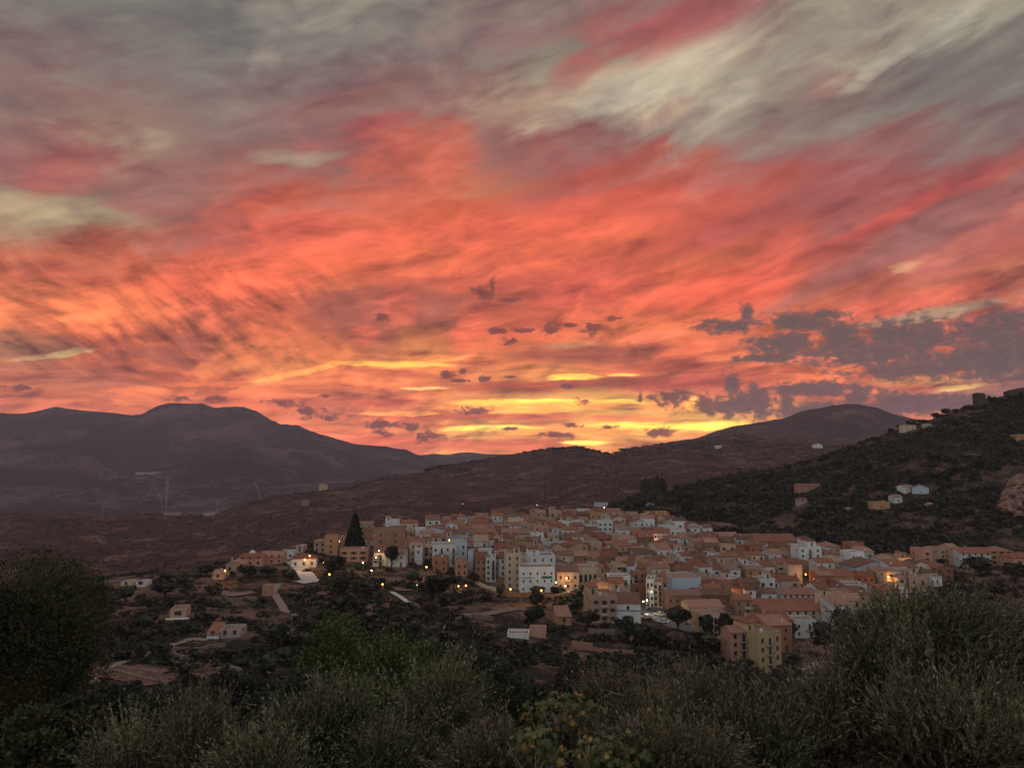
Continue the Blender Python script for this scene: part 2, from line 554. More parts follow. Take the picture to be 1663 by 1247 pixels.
def rgb(r, g, b):
    return (r, g, b, 1.0)


M = {}
M['valley'] = m_land('valley_earth', rgb(.17, .095, .072), rgb(.29, .175, .135), rgb(.045, .038, .028), 8, 0.68, 0.6)
M['brown'] = m_land('brown_hill_earth', rgb(.26, .14, .12), rgb(.38, .215, .185), rgb(.12, .075, .064), 15, 0.85, 5)
M['castle'] = m_land('castle_hill_earth', rgb(.12, .072, .055), rgb(.21, .125, .095), rgb(.035, .034, .024), 18, .75, 2)
M['mount'] = m_land('mountain_rock', rgb(.21, .135, .12), rgb(.33, .22, .20), rgb(.10, .07, .065), 60, 0.8, 16)
M['leftm'] = m_land('far_mountain', rgb(.17, .12, .115), rgb(.30, .21, .20), rgb(.07, .054, .056), 200, 0.8, 90)
M['town'] = m_land('town_ground', rgb(.14, .09, .065), rgb(.20, .14, .105), rgb(.03, .03, .018), 14, 0.75, 0.3)

# ---------------------------------------------------------------- shape of the land
GPX = [-700, 0, 200, 350, 500, 650, 800, 950, 1100, 1250, 1400, 1550, 1663, 2400]
GY = [2, 6, 12, 30, 60, 100, 150, 190, 225, 265, 300, 330, 360, 400, 450, 500, 560, 650, 800]
near = [-1.7, -4.0, -7.3, -17, -29, -39]
GZ = {
    -700: near + [-46, -50, -52, -54, -55, -58, -62, -70, -80, -92, -105, -115, -125],
    0: near + [-47, -50, -51, -53, -54.5, -57, -62, -72, -83, -95, -106, -115, -125],
    200: near + [-47, -50, -51, -51, -50, -50.5, -54, -66, -78, -90, -105, -115, -125],
    350: near + [-47, -51, -51.5, -50.5, -49, -48.5, -49, -56, -70, -85, -100, -112, -125],
    500: near + [-48, -52, -52.5, -52, -51, -50, -49, -47.5, -48, -60, -80, -105, -125],
    650: near + [-48, -52, -53, -53.5, -53, -52, -50.5, -49, -47, -46, -52, -75, -120],
    800: near + [-48, -52, -53.5, -54, -55.5, -56, -54, -52, -50, -48.5, -46, -66, -120],
    950: near + [-48, -53, -55, -56.5, -57, -56, -55, -54, -52, -49.5, -44.5, -60, -120],
    1100: near + [-48, -54, -57, -58, -59, -59, -57.5, -56, -53, -49, -43.5, -52, -120],
    1250: near + [-50, -58, -64, -63.5, -62, -61.3, -59, -57, -53.5, -51, -49, -52, -120],
    1400: near + [-50, -58, -63, -64, -62, -60.5, -58, -56, -53.5, -52, -52, -55, -120],
    1550: near + [-50, -57, -61, -62, -61, -60, -58, -55.8, -53.5, -52, -52, -55, -120],
    1663: near + [-48, -55, -60, -60, -59, -58, -56.5, -54.5, -52, -51, -51, -55, -120],
    2400: near + [-46, -52, -56, -57, -56, -55, -54, -52, -50, -50, -50, -55, -120],
}
g_px = np.linspace(-700, 2400, 311)
g_ly = np.linspace(math.log(2), math.log(800), 240)
tabZ = np.array([GZ[p] for p in GPX], float)
tmp = np.array([np.interp(g_ly, np.log(GY), row) for row in tabZ])
gz = np.array([np.interp(g_px, GPX, tmp[:, j]) for j in range(len(g_ly))]).T


def blur(a, n, axis):
    k = np.hanning(2 * n + 3)[1:-1]
    k /= k.sum()
    pad = [(0, 0), (0, 0)]
    pad[axis] = (n, n)
    b = np.pad(a, pad, mode='edge')
    return np.apply_along_axis(lambda r: np.convolve(r, k, mode='valid'), axis, b)


gz = blur(blur(gz, 6, 0), 3, 1)


def z_ground(x, y):
    x = np.asarray(x, float)
    y = np.asarray(y, float)
    pxx = 831.5 + F * (x / y) * 0.998
    u = np.clip((pxx + 700) / 10.0, 0, 309.999)
    v = np.clip((np.log(np.maximum(y, 2)) - g_ly[0]) / (g_ly[1] - g_ly[0]), 0, 238.999)
    i, j = u.astype(int), v.astype(int)
    fu, fv = u - i, v - j
    z = (gz[i, j] * (1 - fu) + gz[i + 1, j] * fu) * (1 - fv) + (gz[i, j + 1] * (1 - fu) + gz[i + 1, j + 1] * fu) * fv
    rough = np.clip((y - 20) / 120, 0, 1) * np.where(y > 240, 0.45, 1.0)
    z = z + rough * (3.0 * fbm(x / 38, y / 38, 4, 3))
    # terraces cut into the valley slope
    return z


def hill(x, y, ridge, yr, y0, zb, amp, cell, seed, conc=1.0, back=-0.2, floor=-240):
    a = x / y
    pxx = 831.5 + F * a * 0.998
    YR = ip(pxx, yr)
    Y0 = ip(pxx, y0)
    zr = slope_of(ip(pxx, ridge)) * YR
    ZB = ip(pxx, zb)
    t = (y - Y0) / (YR - Y0)
    tc_ = np.clip(t, 0, 1)
    z = ZB + (zr - ZB) * tc_ ** conc
    win = np.clip(t * 3, 0, 1) * np.clip((1.0 - t) * 3.0, 0, 1)
    sp = fbm(x / cell, y / (cell * 1.6), 5, seed)
    z = z + amp * win * sp + 0.06 * amp * fbm(x / (cell * .12), y / (cell * .12), 3, seed + 9) * np.clip(t * 3, 0, 1)
    z = np.where(t > 1, zr + (y - YR) * back, z)
    z = np.where(t < 0, ZB + (y - Y0) * 0.35, z)
    return np.maximum(z, floor)


R_B = [(-700, 832), (0, 833), (60, 830), (180, 838), (250, 834), (350, 836), (372, 828), (420, 812), (480, 802), (520, 797), (560, 791), (620, 775), (690, 766),
       (720, 757), (800, 742), (860, 732), (900, 729), (935, 727), (960, 731), (995, 737), (1010, 731), (1060, 722), (1120, 712), (1200, 705), (1400, 720), (2400, 730)]
Y_B = [(-700, 1250), (0, 1300), (400, 1350), (560, 1500), (700, 1700), (900, 1900), (1100, 2100), (1300, 2200), (2400, 2200)]
Y0_B = [(-700, 520), (600, 540), (1100, 600), (2400, 620)]
Z_B = [(-700, -98), (0, -96), (300, -92), (560, -86), (800, -80), (1000, -76), (2400, -70)]


def z_brown(x, y):
    return hill(x, y, R_B, Y_B, Y0_B, Z_B, 34, 260, 21, 1.0, -0.28)


R_C = [(-700, 1300), (880, 1150), (930, 862), (965, 835), (1000, 818), (1040, 803), (1080, 797), (1150, 779), (1210, 768), (1280, 758), (1330, 740), (1400, 718), (1450, 699),
       (1500, 684), (1540, 670), (1575, 661), (1600, 655), (1640, 646), (1663, 641), (1800, 610), (2400, 600)]
Y_C = [(-700, 700), (950, 640), (1050, 720), (1300, 800), (1663, 830), (2400, 830)]
Y0_C = [(-700, 560), (950, 540), (1100, 520), (1200, 480), (1300, 455), (1400, 432), (1663, 425), (2400, 425)]
Z_C = [(-700, -200), (880, -160), (950, -52), (1100, -50), (1250, -53), (1400, -55), (1663, -54), (2400, -54)]


def z_castle(x, y):
    return hill(x, y, R_C, Y_C, Y0_C, Z_C, 20, 100, 33, 0.95, -0.3)


R_D = [(-700, 900), (900, 760), (980, 741), (1060, 723), (1130, 711), (1160, 700), (1190, 691), (1230, 685), (1270, 679), (1300, 668), (1330, 661), (1370, 656), (1395, 655),
       (1420, 660), (1450, 672), (1480, 679), (1520, 682), (1700, 700), (2400, 700)]
Y_D = [(-700, 3400), (2400, 3400)]
Y0_D = [(-700, 2000), (2400, 2000)]
Z_D = [(-700, -110), (900, -70), (2400, -60)]


def z_mount(x, y):
    return hill(x, y, R_D, Y_D, Y0_D, Z_D, 90, 420, 41, 1.1, -0.2)


R_E = [(-700, 640), (-200, 668), (0, 671), (40, 672), (90, 661), (110, 663), (130, 666), (190, 670), (216, 674), (230, 674), (240, 668), (255, 659), (275, 654), (325, 654.5),
       (338, 659), (352, 661), (395, 660), (420, 668), (440, 681), (455, 688), (485, 691), (520, 704), (560, 716), (575, 721), (620, 724), (660, 730), (678, 738), (720, 752), (800, 775), (1000, 830), (2400, 830)]
Y_E = [(-700, 6000), (0, 6000), (400, 5900), (600, 5600), (2400, 5200)]
Y0_E = [(-700, 2900), (2400, 3000)]
Z_E = [(-700, -222), (2400, -222)]


def z_left(x, y):
    return hill(x, y, R_E, Y_E, Y0_E, Z_E, 210, 700, 51, 1.35, -0.2)


R_F = [(-700, 740), (560, 745), (660, 739), (690, 738), (705, 736), (730, 738), (745, 734.5), (762, 733.5), (790, 737), (830, 737), (880, 734), (1000, 738), (2400, 742)]


def z_far(x, y):
    return hill(x, y, R_F, [(-700, 7300), (2400, 7300)], [(-700, 6200), (2400, 6200)], [(-700, -235), (2400, -235)], 40, 900, 61, 1.0, -0.2, -240)


def z_land(x, y):
    x = np.asarray(x, float)
    y = np.asarray(y, float)
    z = np.maximum(z_ground(x, np.minimum(y, 800)), -400)
    z = np.where(y > 800, -400, z)
    z = np.maximum(z, np.where(y > 500, z_brown(x, np.maximum(y, 400)), -400))
    z = np.maximum(z, np.where(y > 400, z_castle(x, np.maximum(y, 350)), -400))
    z = np.maximum(z, np.where(y > 1900, z_mount(x, np.maximum(y, 1000)), -400))
    return np.maximum(z, np.where(y > 2800, z_left(x, np.maximum(y, 1000)), -400))


Y_MARCH = np.exp(np.linspace(math.log(4), math.log(7000), 2600))


def ground_at(px, py, ymin=40.0):
    """the point of the land that the photograph shows at a pixel"""
    s = slope_of(py)
    b = bearing_of(px, py)
    ys = Y_MARCH[Y_MARCH > ymin]
    zz = z_land(b * ys, ys)
    hit = np.nonzero(zz >= s * ys)[0]
    y = ys[hit[0]] if len(hit) else ys[-1]
    return float(b * y), float(y), float(z_land(b * y, y))


def zl(x, y):
    return float(z_land(x, y))


def sheet(name, fn, y0, y1, ny, pa, pb, nx, mat, log=True, kind='structure', skirt=None):
    ys = np.exp(np.linspace(math.log(y0), math.log(y1), ny)) if log else np.linspace(y0, y1, ny)
    a = (np.linspace(pa, pb, nx) - 831.5) / (F * 0.998)
    A, Yg = np.meshgrid(a, ys, indexing='ij')
    X = A * Yg
    Z = fn(X, Yg)
    v = np.stack([X, Yg, Z], -1).reshape(-1, 3)
    idx = np.arange(nx * ny).reshape(nx, ny)
    f = np.stack([idx[:-1, :-1], idx[1:, :-1], idx[1:, 1:], idx[:-1, 1:]], -1).reshape(-1, 4)
    o = link(name, mesh_np(name, v, f, mat, True))
    o['kind'] = kind
    return o


gr = sheet('ground', z_ground, 2.0, 800, 300, -700, 2400, 560, M['valley'])
# built-up part of the ground gets paler earth: the town stands on it
bh = sheet('brown_hill', z_brown, 500, 2700, 190, -700, 2400, 560, M['brown'])
chh = sheet('castle_hill', z_castle, 400, 1300, 170, 860, 2400, 360, M['castle'])
mr = sheet('mountain', z_mount, 1950, 5000, 110, 700, 2400, 300, M['mount'])
ml = sheet('far_mountain', z_left, 2850, 7500, 200, -700, 1300, 500, M['leftm'])
fr = sheet('distant_range', z_far, 6150, 7650, 40, 300, 1300, 200, M['leftm'])
# ground behind and beside the viewer
bk = MB()
nb_ = 24
vs = []
for i in range(nb_ + 1):
    for j in range(nb_ + 1):
        x, y = -60 + 120 * i / nb_, 2.0 - 90 * j / nb_
        vs.append((x, y, -1.75 + max(0, abs(x) - 2) * -0.05 + 0.28 * (2.0 - y) - 0.02))
bk.add(vs, [(i * (nb_ + 1) + j, i * (nb_ + 1) + j + 1, (i + 1) * (nb_ + 1) + j + 1, (i + 1) * (nb_ + 1) + j) for i in range(nb_) for j in range(nb_)])
link('hillside_ground', bk.mesh('hillside_ground', M['valley'], True))['kind'] = 'structure'

# ---------------------------------------------------------------- town materials
def m_plaster(name, c, c2=None, stain=0.5):
    m, w, b = new_mat(name)
    tcn = w.nt.nodes.new('ShaderNodeTexCoord').outputs['Object']
    oi = w.nt.nodes.new('ShaderNodeObjectInfo').outputs['Random']
    q = w.v('ADD', tcn, w.xyz(w.m('MULTIPLY', oi, 37.0), 0.0, 0.0))
    n1 = w.noise(w.v('MULTIPLY', q, (1, 1, .45)), 0.35, 5, 0.6)
    n2 = w.noise(w.v('MULTIPLY', q, (1, 1, .2)), 1.6, 4, 0.65)
    dark = (c[0] * .62, c[1] * .58, c[2] * .55, 1)
    k = w.mix(w.m('MULTIPLY', w.rng(n1, .45, .75), stain), c, dark)
    k = w.mix(w.m('MULTIPLY', w.rng(n2, .5, .8), stain * .6), k, dark)
    v = w.rng(oi, 0, 1, .82, 1.12)
    k = w.mix(1.0, k, w.xyz(v, v, v), 'MULTIPLY')
    w.put(b.inputs['Base Color'], k)
    return m


WALLS = {
    'white': m_plaster('white_plaster', rgb(.66, .66, .63), stain=.45),
    'pale blue': m_plaster('pale_blue_plaster', rgb(.53, .61, .65), stain=.3),
    'cream': m_plaster('cream_plaster', rgb(.58, .47, .34)),
    'grey': m_plaster('grey_render', rgb(.42, .36, .32)),
    'yellow': m_plaster('yellow_plaster', rgb(.50, .37, .20), stain=.4),
    'ochre': m_plaster('ochre_plaster', rgb(.48, .265, .14)),
    'salmon': m_plaster('salmon_plaster', rgb(.50, .275, .20)),
    'beige': m_plaster('beige_plaster', rgb(.50, .335, .235)),
    'brick': m_plaster('brick_wall', rgb(.36, .155, .10), stain=.6),
    'brown': m_plaster('brown_render', rgb(.33, .185, .125), stain=.6),
}


def m_roof(name, c, c2):
    m, w, b = new_mat(name)
    tcn = w.nt.nodes.new('ShaderNodeTexCoord').outputs['Object']
    oi = w.nt.nodes.new('ShaderNodeObjectInfo').outputs['Random']
    q = w.v('ADD', tcn, w.xyz(w.m('MULTIPLY', oi, 53.0), 0.0, 0.0))
    x, y, z = w.sep(tcn)
    rib = w.m('SINE', w.m('MULTIPLY', w.m('ADD', x, y), 22.0))
    n1 = w.noise(q, 0.8, 5, 0.65)
    n2 = w.noise(q, 5.0, 3, 0.7)
    k = w.mix(w.rng(n1, .38, .68), c, c2)
    k = w.mix(w.m('MULTIPLY', w.rng(n2, .5, .75), .6), k, rgb(c[0] * .45, c[1] * .5, c[2] * .55))
    v = w.rng(oi, 0, 1, .7, 1.15)
    k = w.mix(1.0, k, w.xyz(v, v, v), 'MULTIPLY')
    w.put(b.inputs['Base Color'], k)
    add_bump(w, b, rib, .06, .7)
    return m


ROOFS = {'terracotta': m_roof('terracotta_tiles', rgb(.27, .105, .065), rgb(.38, .165, .105)),
         'brown': m_roof('brown_tiles', rgb(.20, .10, .07), rgb(.28, .15, .105)),
         'rosy': m_roof('rosy_tiles', rgb(.36, .18, .13), rgb(.47, .26, .19)),
         'faded': m_roof('faded_tiles', rgb(.44, .30, .23), rgb(.32, .19, .14))}


def m_plain(name, c, rough=.8, spec=.2, metal=0.0, emit=None, es=0.0, ns=None, amp=.35):
    m, w, b = new_mat(name)
    if ns:
        n = w.noise(w.nt.nodes.new('ShaderNodeTexCoord').outputs['Object'], ns, 4, .6)
        w.put(b.inputs['Base Color'], w.mix(w.rng(n, .35, .7), c, (c[0] * (1 - amp), c[1] * (1 - amp), c[2] * (1 - amp), 1)))
    else:
        b.inputs['Base Color'].default_value = c
    b.inputs['Roughness'].default_value = rough
    b.inputs['Specular IOR Level'].default_value = spec
    b.inputs['Metallic'].default_value = metal
    if emit:
        b.inputs['Emission Color'].default_value = emit
        b.inputs['Emission Strength'].default_value = es
    return m


GLASS = m_plain('window_glass', rgb(.02, .022, .026), .18, .5)
FRAME = m_plain('window_frame_paint', rgb(.30, .22, .17), .6, ns=3)
SHUT = m_plain('dark_shutter', rgb(.055, .035, .03), .7, ns=3)
DOOR = m_plain('door_wood', rgb(.10, .055, .035), .6, ns=2)
RAIL = m_plain('iron_railing', rgb(.05, .045, .045), .5, .4, ns=2)
SLAB = m_plain('concrete_slab', rgb(.42, .36, .32), .9, ns=1)
TERR = m_plain('terrace_tiles', rgb(.36, .22, .17), .9, ns=.6)
CHIM = m_plain('chimney_render', rgb(.50, .45, .40), .9, ns=1.2)
METAL = m_plain('galvanised_metal', rgb(.5, .5, .5), .45, .5, .6, ns=2)
GREENSIGN = m_plain('green_sign_board', rgb(.05, .13, .09), .6)
LAMPGLOW = m_plain('sodium_lamp_glass', rgb(1, .6, .25), .4, .2, 0, rgb(1.0, .36, .06), 14.0)
LAMPWHITE = m_plain('white_lamp_glass', rgb(1, .95, .8), .4, .2, 0, rgb(1.0, .86, .52), 12.0)

# shared window shapes (unit: 1 m wide, 1 m high, front at y = 0, looking towards -y)


def window_mesh(name, pane, bars=True, frame=True):
    b = MB()
    if frame:
        b.box(-.5, -.42, -.035, .05, 0, 1, 0).box(.42, .5, -.035, .05, 0, 1, 0).box(-.42, .42, -.035, .05, .94, 1, 0).box(-.54, .54, -.09, .05, -.05, .0, 0)
    b.box(-.42, .42, -.012, .05, .0, .94, 1)
    if bars:
        b.box(-.02, .02, -.022, .04, .005, .935, 0)
    return b.mesh(name, [FRAME, pane])


WIN = [window_mesh('window', GLASS), window_mesh('window', GLASS, False), window_mesh('window', SHUT, True)]
_b = MB()
_b.box(-.5, -.42, -.035, .05, 0, 1, 0).box(.42, .5, -.035, .05, 0, 1, 0).box(-.42, .42, -.035, .05, .94, 1, 0).box(-.42, .42, -.012, .05, .0, .94, 1)
_b.box(-.96, -.53, -.05, -.01, .02, .98, 2).box(.53, .96, -.05, -.01, .02, .98, 2).box(-.6, .6, -.12, .05, -.06, .0, 0)
WIN.append(_b.mesh('window', [FRAME, GLASS, m_plain('shutter_paint', rgb(.13, .085, .06), .7, ns=2)]))
WIN_LIT = window_mesh('window', m_plain('lit_window_pane', rgb(.8, .6, .3), .4, .2, 0, rgb(1, .68, .26), 1.6), True)
DOORM = MB().box(-.5, -.42, -.05, .04, 0, 1, 0).box(.42, .5, -.05, .04, 0, 1, 0).box(-.42, .42, -.05, .04, .95, 1, 0).box(-.42, .42, -.015, .04, 0, .95, 1).mesh('door', [FRAME, DOOR])
CHM = MB().box(-.3, .3, -.25, .25, -1.0, .9, 0).box(-.37, .37, -.32, .32, .9, 1.0, 0).box(-.22, .22, -.18, .18, 1.0, 1.15, 0).mesh('chimney', CHIM)
_b = MB()
_b.box(-.5, .5, -1.0, 0, -.09, .09, 0)
for i_ in range(15):
    _b.box(-.49 + i_ * .07 - .006, -.49 + i_ * .07 + .006, -.97, -.955, .09, 1.0, 1)
_b.box(-.5, .5, -.98, -.945, 1.0, 1.05, 1)
BALC = _b.mesh('balcony', [SLAB, RAIL])
_b = MB()
_b.box(-.5, .5, -1.0, 0, -.09, .09, 0).box(-.5, .5, -1.0, -.9, .09, .85, 0).box(-.5, -.46, -.9, 0, .09, .85, 0).box(.46, .5, -.9, 0, .09, .85, 0)
BALC2 = _b.mesh('balcony', [m_plain('balcony_parapet', rgb(.55, .47, .40), .9, ns=1), RAIL])
_b = MB()
_b.tube([(0, 0, 0), (0, 0, 1.2)], [.03, .03], 5).tube([(-.6, 0, 1.15), (.6, 0, 1.15)], [.015, .015], 4)
for i_ in range(5):
    _b.tube([(-.5 + .22 * i_, -.25, 1.15), (-.5 + .22 * i_, .25, 1.15)], [.012, .012], 3)
AERIAL = _b.mesh('aerial', METAL)
_b = MB()
_n = 12
_b.v += [(0, 0, 0)] + [(.45 * math.cos(2 * PI * k / _n), -.12, .45 * math.sin(2 * PI * k / _n)) for k in range(_n)]
_b.f += [(0, 1 + k, 1 + (k + 1) % _n) for k in range(_n)]
_b.mi += [0] * _n
_b.tube([(0, .02, 0), (0, .25, -.5)], [.03, .03], 5)
DISH = _b.mesh('satellite_dish', m_plain('dish_paint', rgb(.7, .7, .68), .5))
TANKM = MB().tube([(0, 0, 0), (0, 0, .9), (0, 0, 1.0)], [.5, .5, .3], 12).mesh('water_tank', m_plain('tank_plastic', rgb(.62, .64, .64), .5))

houses = []


def roof_mesh(kind, w, d, h, rc, ov=.35, pitch=.36, wall='white'):
    """returns (roof mesh, extra wall shapes are added to the wall by the caller)"""
    b = MB()
    t = .22
    if kind == 'eave':                       # ridge runs along the front
        r = d / 2 * pitch
        y0, y1 = -ov, d + ov
        e = ov * pitch
        b.prism([(0, 0)] * 0 or [(0, 0)], 0, 0) if False else None
        P = [(y0, h - e), (d / 2, h + r), (y1, h - e), (y1, h - e + t), (d / 2, h + r + t), (y0, h - e + t)]
        vs = [(-w / 2 - .2, y, z) for y, z in P] + [(w / 2 + .2, y, z) for y, z in P]
        b.add(vs, [(0, 1, 4, 5), (1, 2, 3, 4), (11, 10, 7, 6), (10, 9, 8, 7), (0, 6, 7, 1), (1, 7, 8, 2), (2, 8, 9, 3), (3, 9, 10, 4), (4, 10, 11, 5), (5, 11, 6, 0)])
    elif kind == 'gable':                    # gable end looks to the front
        r = w / 2 * pitch
        e = ov * pitch
        P = [(-w / 2 - ov, h - e), (0, h + r), (w / 2 + ov, h - e), (w / 2 + ov, h - e + t), (0, h + r + t), (-w / 2 - ov, h - e + t)]
        vs = [(x, -.25, z) for x, z in P] + [(x, d + .25, z) for x, z in P]
        b.add(vs, [(0, 1, 4, 5), (1, 2, 3, 4), (11, 10, 7, 6), (10, 9, 8, 7), (0, 6, 7, 1), (1, 7, 8, 2), (2, 8, 9, 3), (3, 9, 10, 4), (4, 10, 11, 5), (5, 11, 6, 0)])
    elif kind == 'hip':
        r = min(w, d) / 2 * pitch
        x0, x1, y0, y1 = -w / 2 - ov, w / 2 + ov, -ov, d + ov
        if w >= d:
            A, B = (-w / 2 + d / 2, d / 2, h + r + t), (w / 2 - d / 2, d / 2, h + r + t)
        else:
            A, B = (0, w / 2, h + r + t), (0, d - w / 2, h + r + t)
        vs = [(x0, y0, h), (x1, y0, h), (x1, y1, h), (x0, y1, h), (x0, y0, h + t), (x1, y0, h + t), (x1, y1, h + t), (x0, y1, h + t), A, B]
        fs = [(3, 2, 1, 0), (0, 1, 5, 4), (1, 2, 6, 5), (2, 3, 7, 6), (3, 0, 4, 7)]
        fs += [(4, 5, 9, 8), (6, 7, 8, 9), (5, 6, 9), (7, 4, 8)] if w >= d else [(5, 6, 9, 8), (7, 4, 8, 9), (4, 5, 8), (6, 7, 9)]
        b.add(vs, fs)
    elif kind == 'shed':                     # one slope, high at the back
        r = d * pitch * .7
        e = ov * .25
        P = [(-ov, h - e), (d + .1, h + r), (d + .1, h + r + t), (-ov, h - e + t)]
        vs = [(-w / 2 - .15, y, z) for y, z in P] + [(w / 2 + .15, y, z) for y, z in P]
        b.add(vs, [(0, 1, 2, 3), (7, 6, 5, 4), (0, 4, 5, 1), (1, 5, 6, 2), (2, 6, 7, 3), (3, 7, 4, 0)])
    else:                                    # flat terrace
        b.box(-w / 2 + .2, w / 2 - .2, .2, d - .2, h - .1, h + .03)
        return b.mesh('roof', TERR)
    return b.mesh('roof', ROOFS[rc])


def wall_mesh(kind, w, d, h, mat, pitch=.36, sink=4.0, parapet=.8):
    b = MB()
    if kind == 'eave':
        r = d / 2 * pitch
        P = [(0, -sink), (d, -sink), (d, h), (d / 2, h + r), (0, h)]
        vs = [(-w / 2, y, z) for y, z in P] + [(w / 2, y, z) for y, z in P]
        b.add(vs, [(0, 1, 2, 3, 4)[::-1], (5, 6, 7, 8, 9), (0, 5, 6, 1)[::-1], (1, 6, 7, 2)[::-1], (2, 7, 8, 3)[::-1], (3, 8, 9, 4)[::-1], (4, 9, 5, 0)[::-1]])
    elif kind == 'gable':
        r = w / 2 * pitch
        b.prism([(-w / 2, -sink), (w / 2, -sink), (w / 2, h), (0, h + r), (-w / 2, h)], 0, d)
    elif kind == 'shed':
        r = d * pitch * .7
        P = [(0, -sink), (d, -sink), (d, h + r), (0, h)]
        vs = [(-w / 2, y, z) for y, z in P] + [(w / 2, y, z) for y, z in P]
        b.add(vs, [(3, 2, 1, 0), (4, 5, 6, 7), (0, 1, 5, 4), (1, 2, 6, 5), (2, 3, 7, 6), (3, 0, 4, 7)])
    elif kind == 'hip':
        b.box(-w / 2, w / 2, 0, d, -sink, h)
    else:
        b.box(-w / 2, w / 2, 0, d, -sink, h - .1)
        b.box(-w / 2, w / 2, 0, .2, h - .1, h + parapet).box(-w / 2, w / 2, d - .2, d, h - .1, h + parapet)
        b.box(-w / 2, -w / 2 + .2, .2, d - .2, h - .1, h + parapet).box(w / 2 - .2, w / 2, .2, d - .2, h - .1, h + parapet)
    return b.mesh('wall', WALLS[mat])


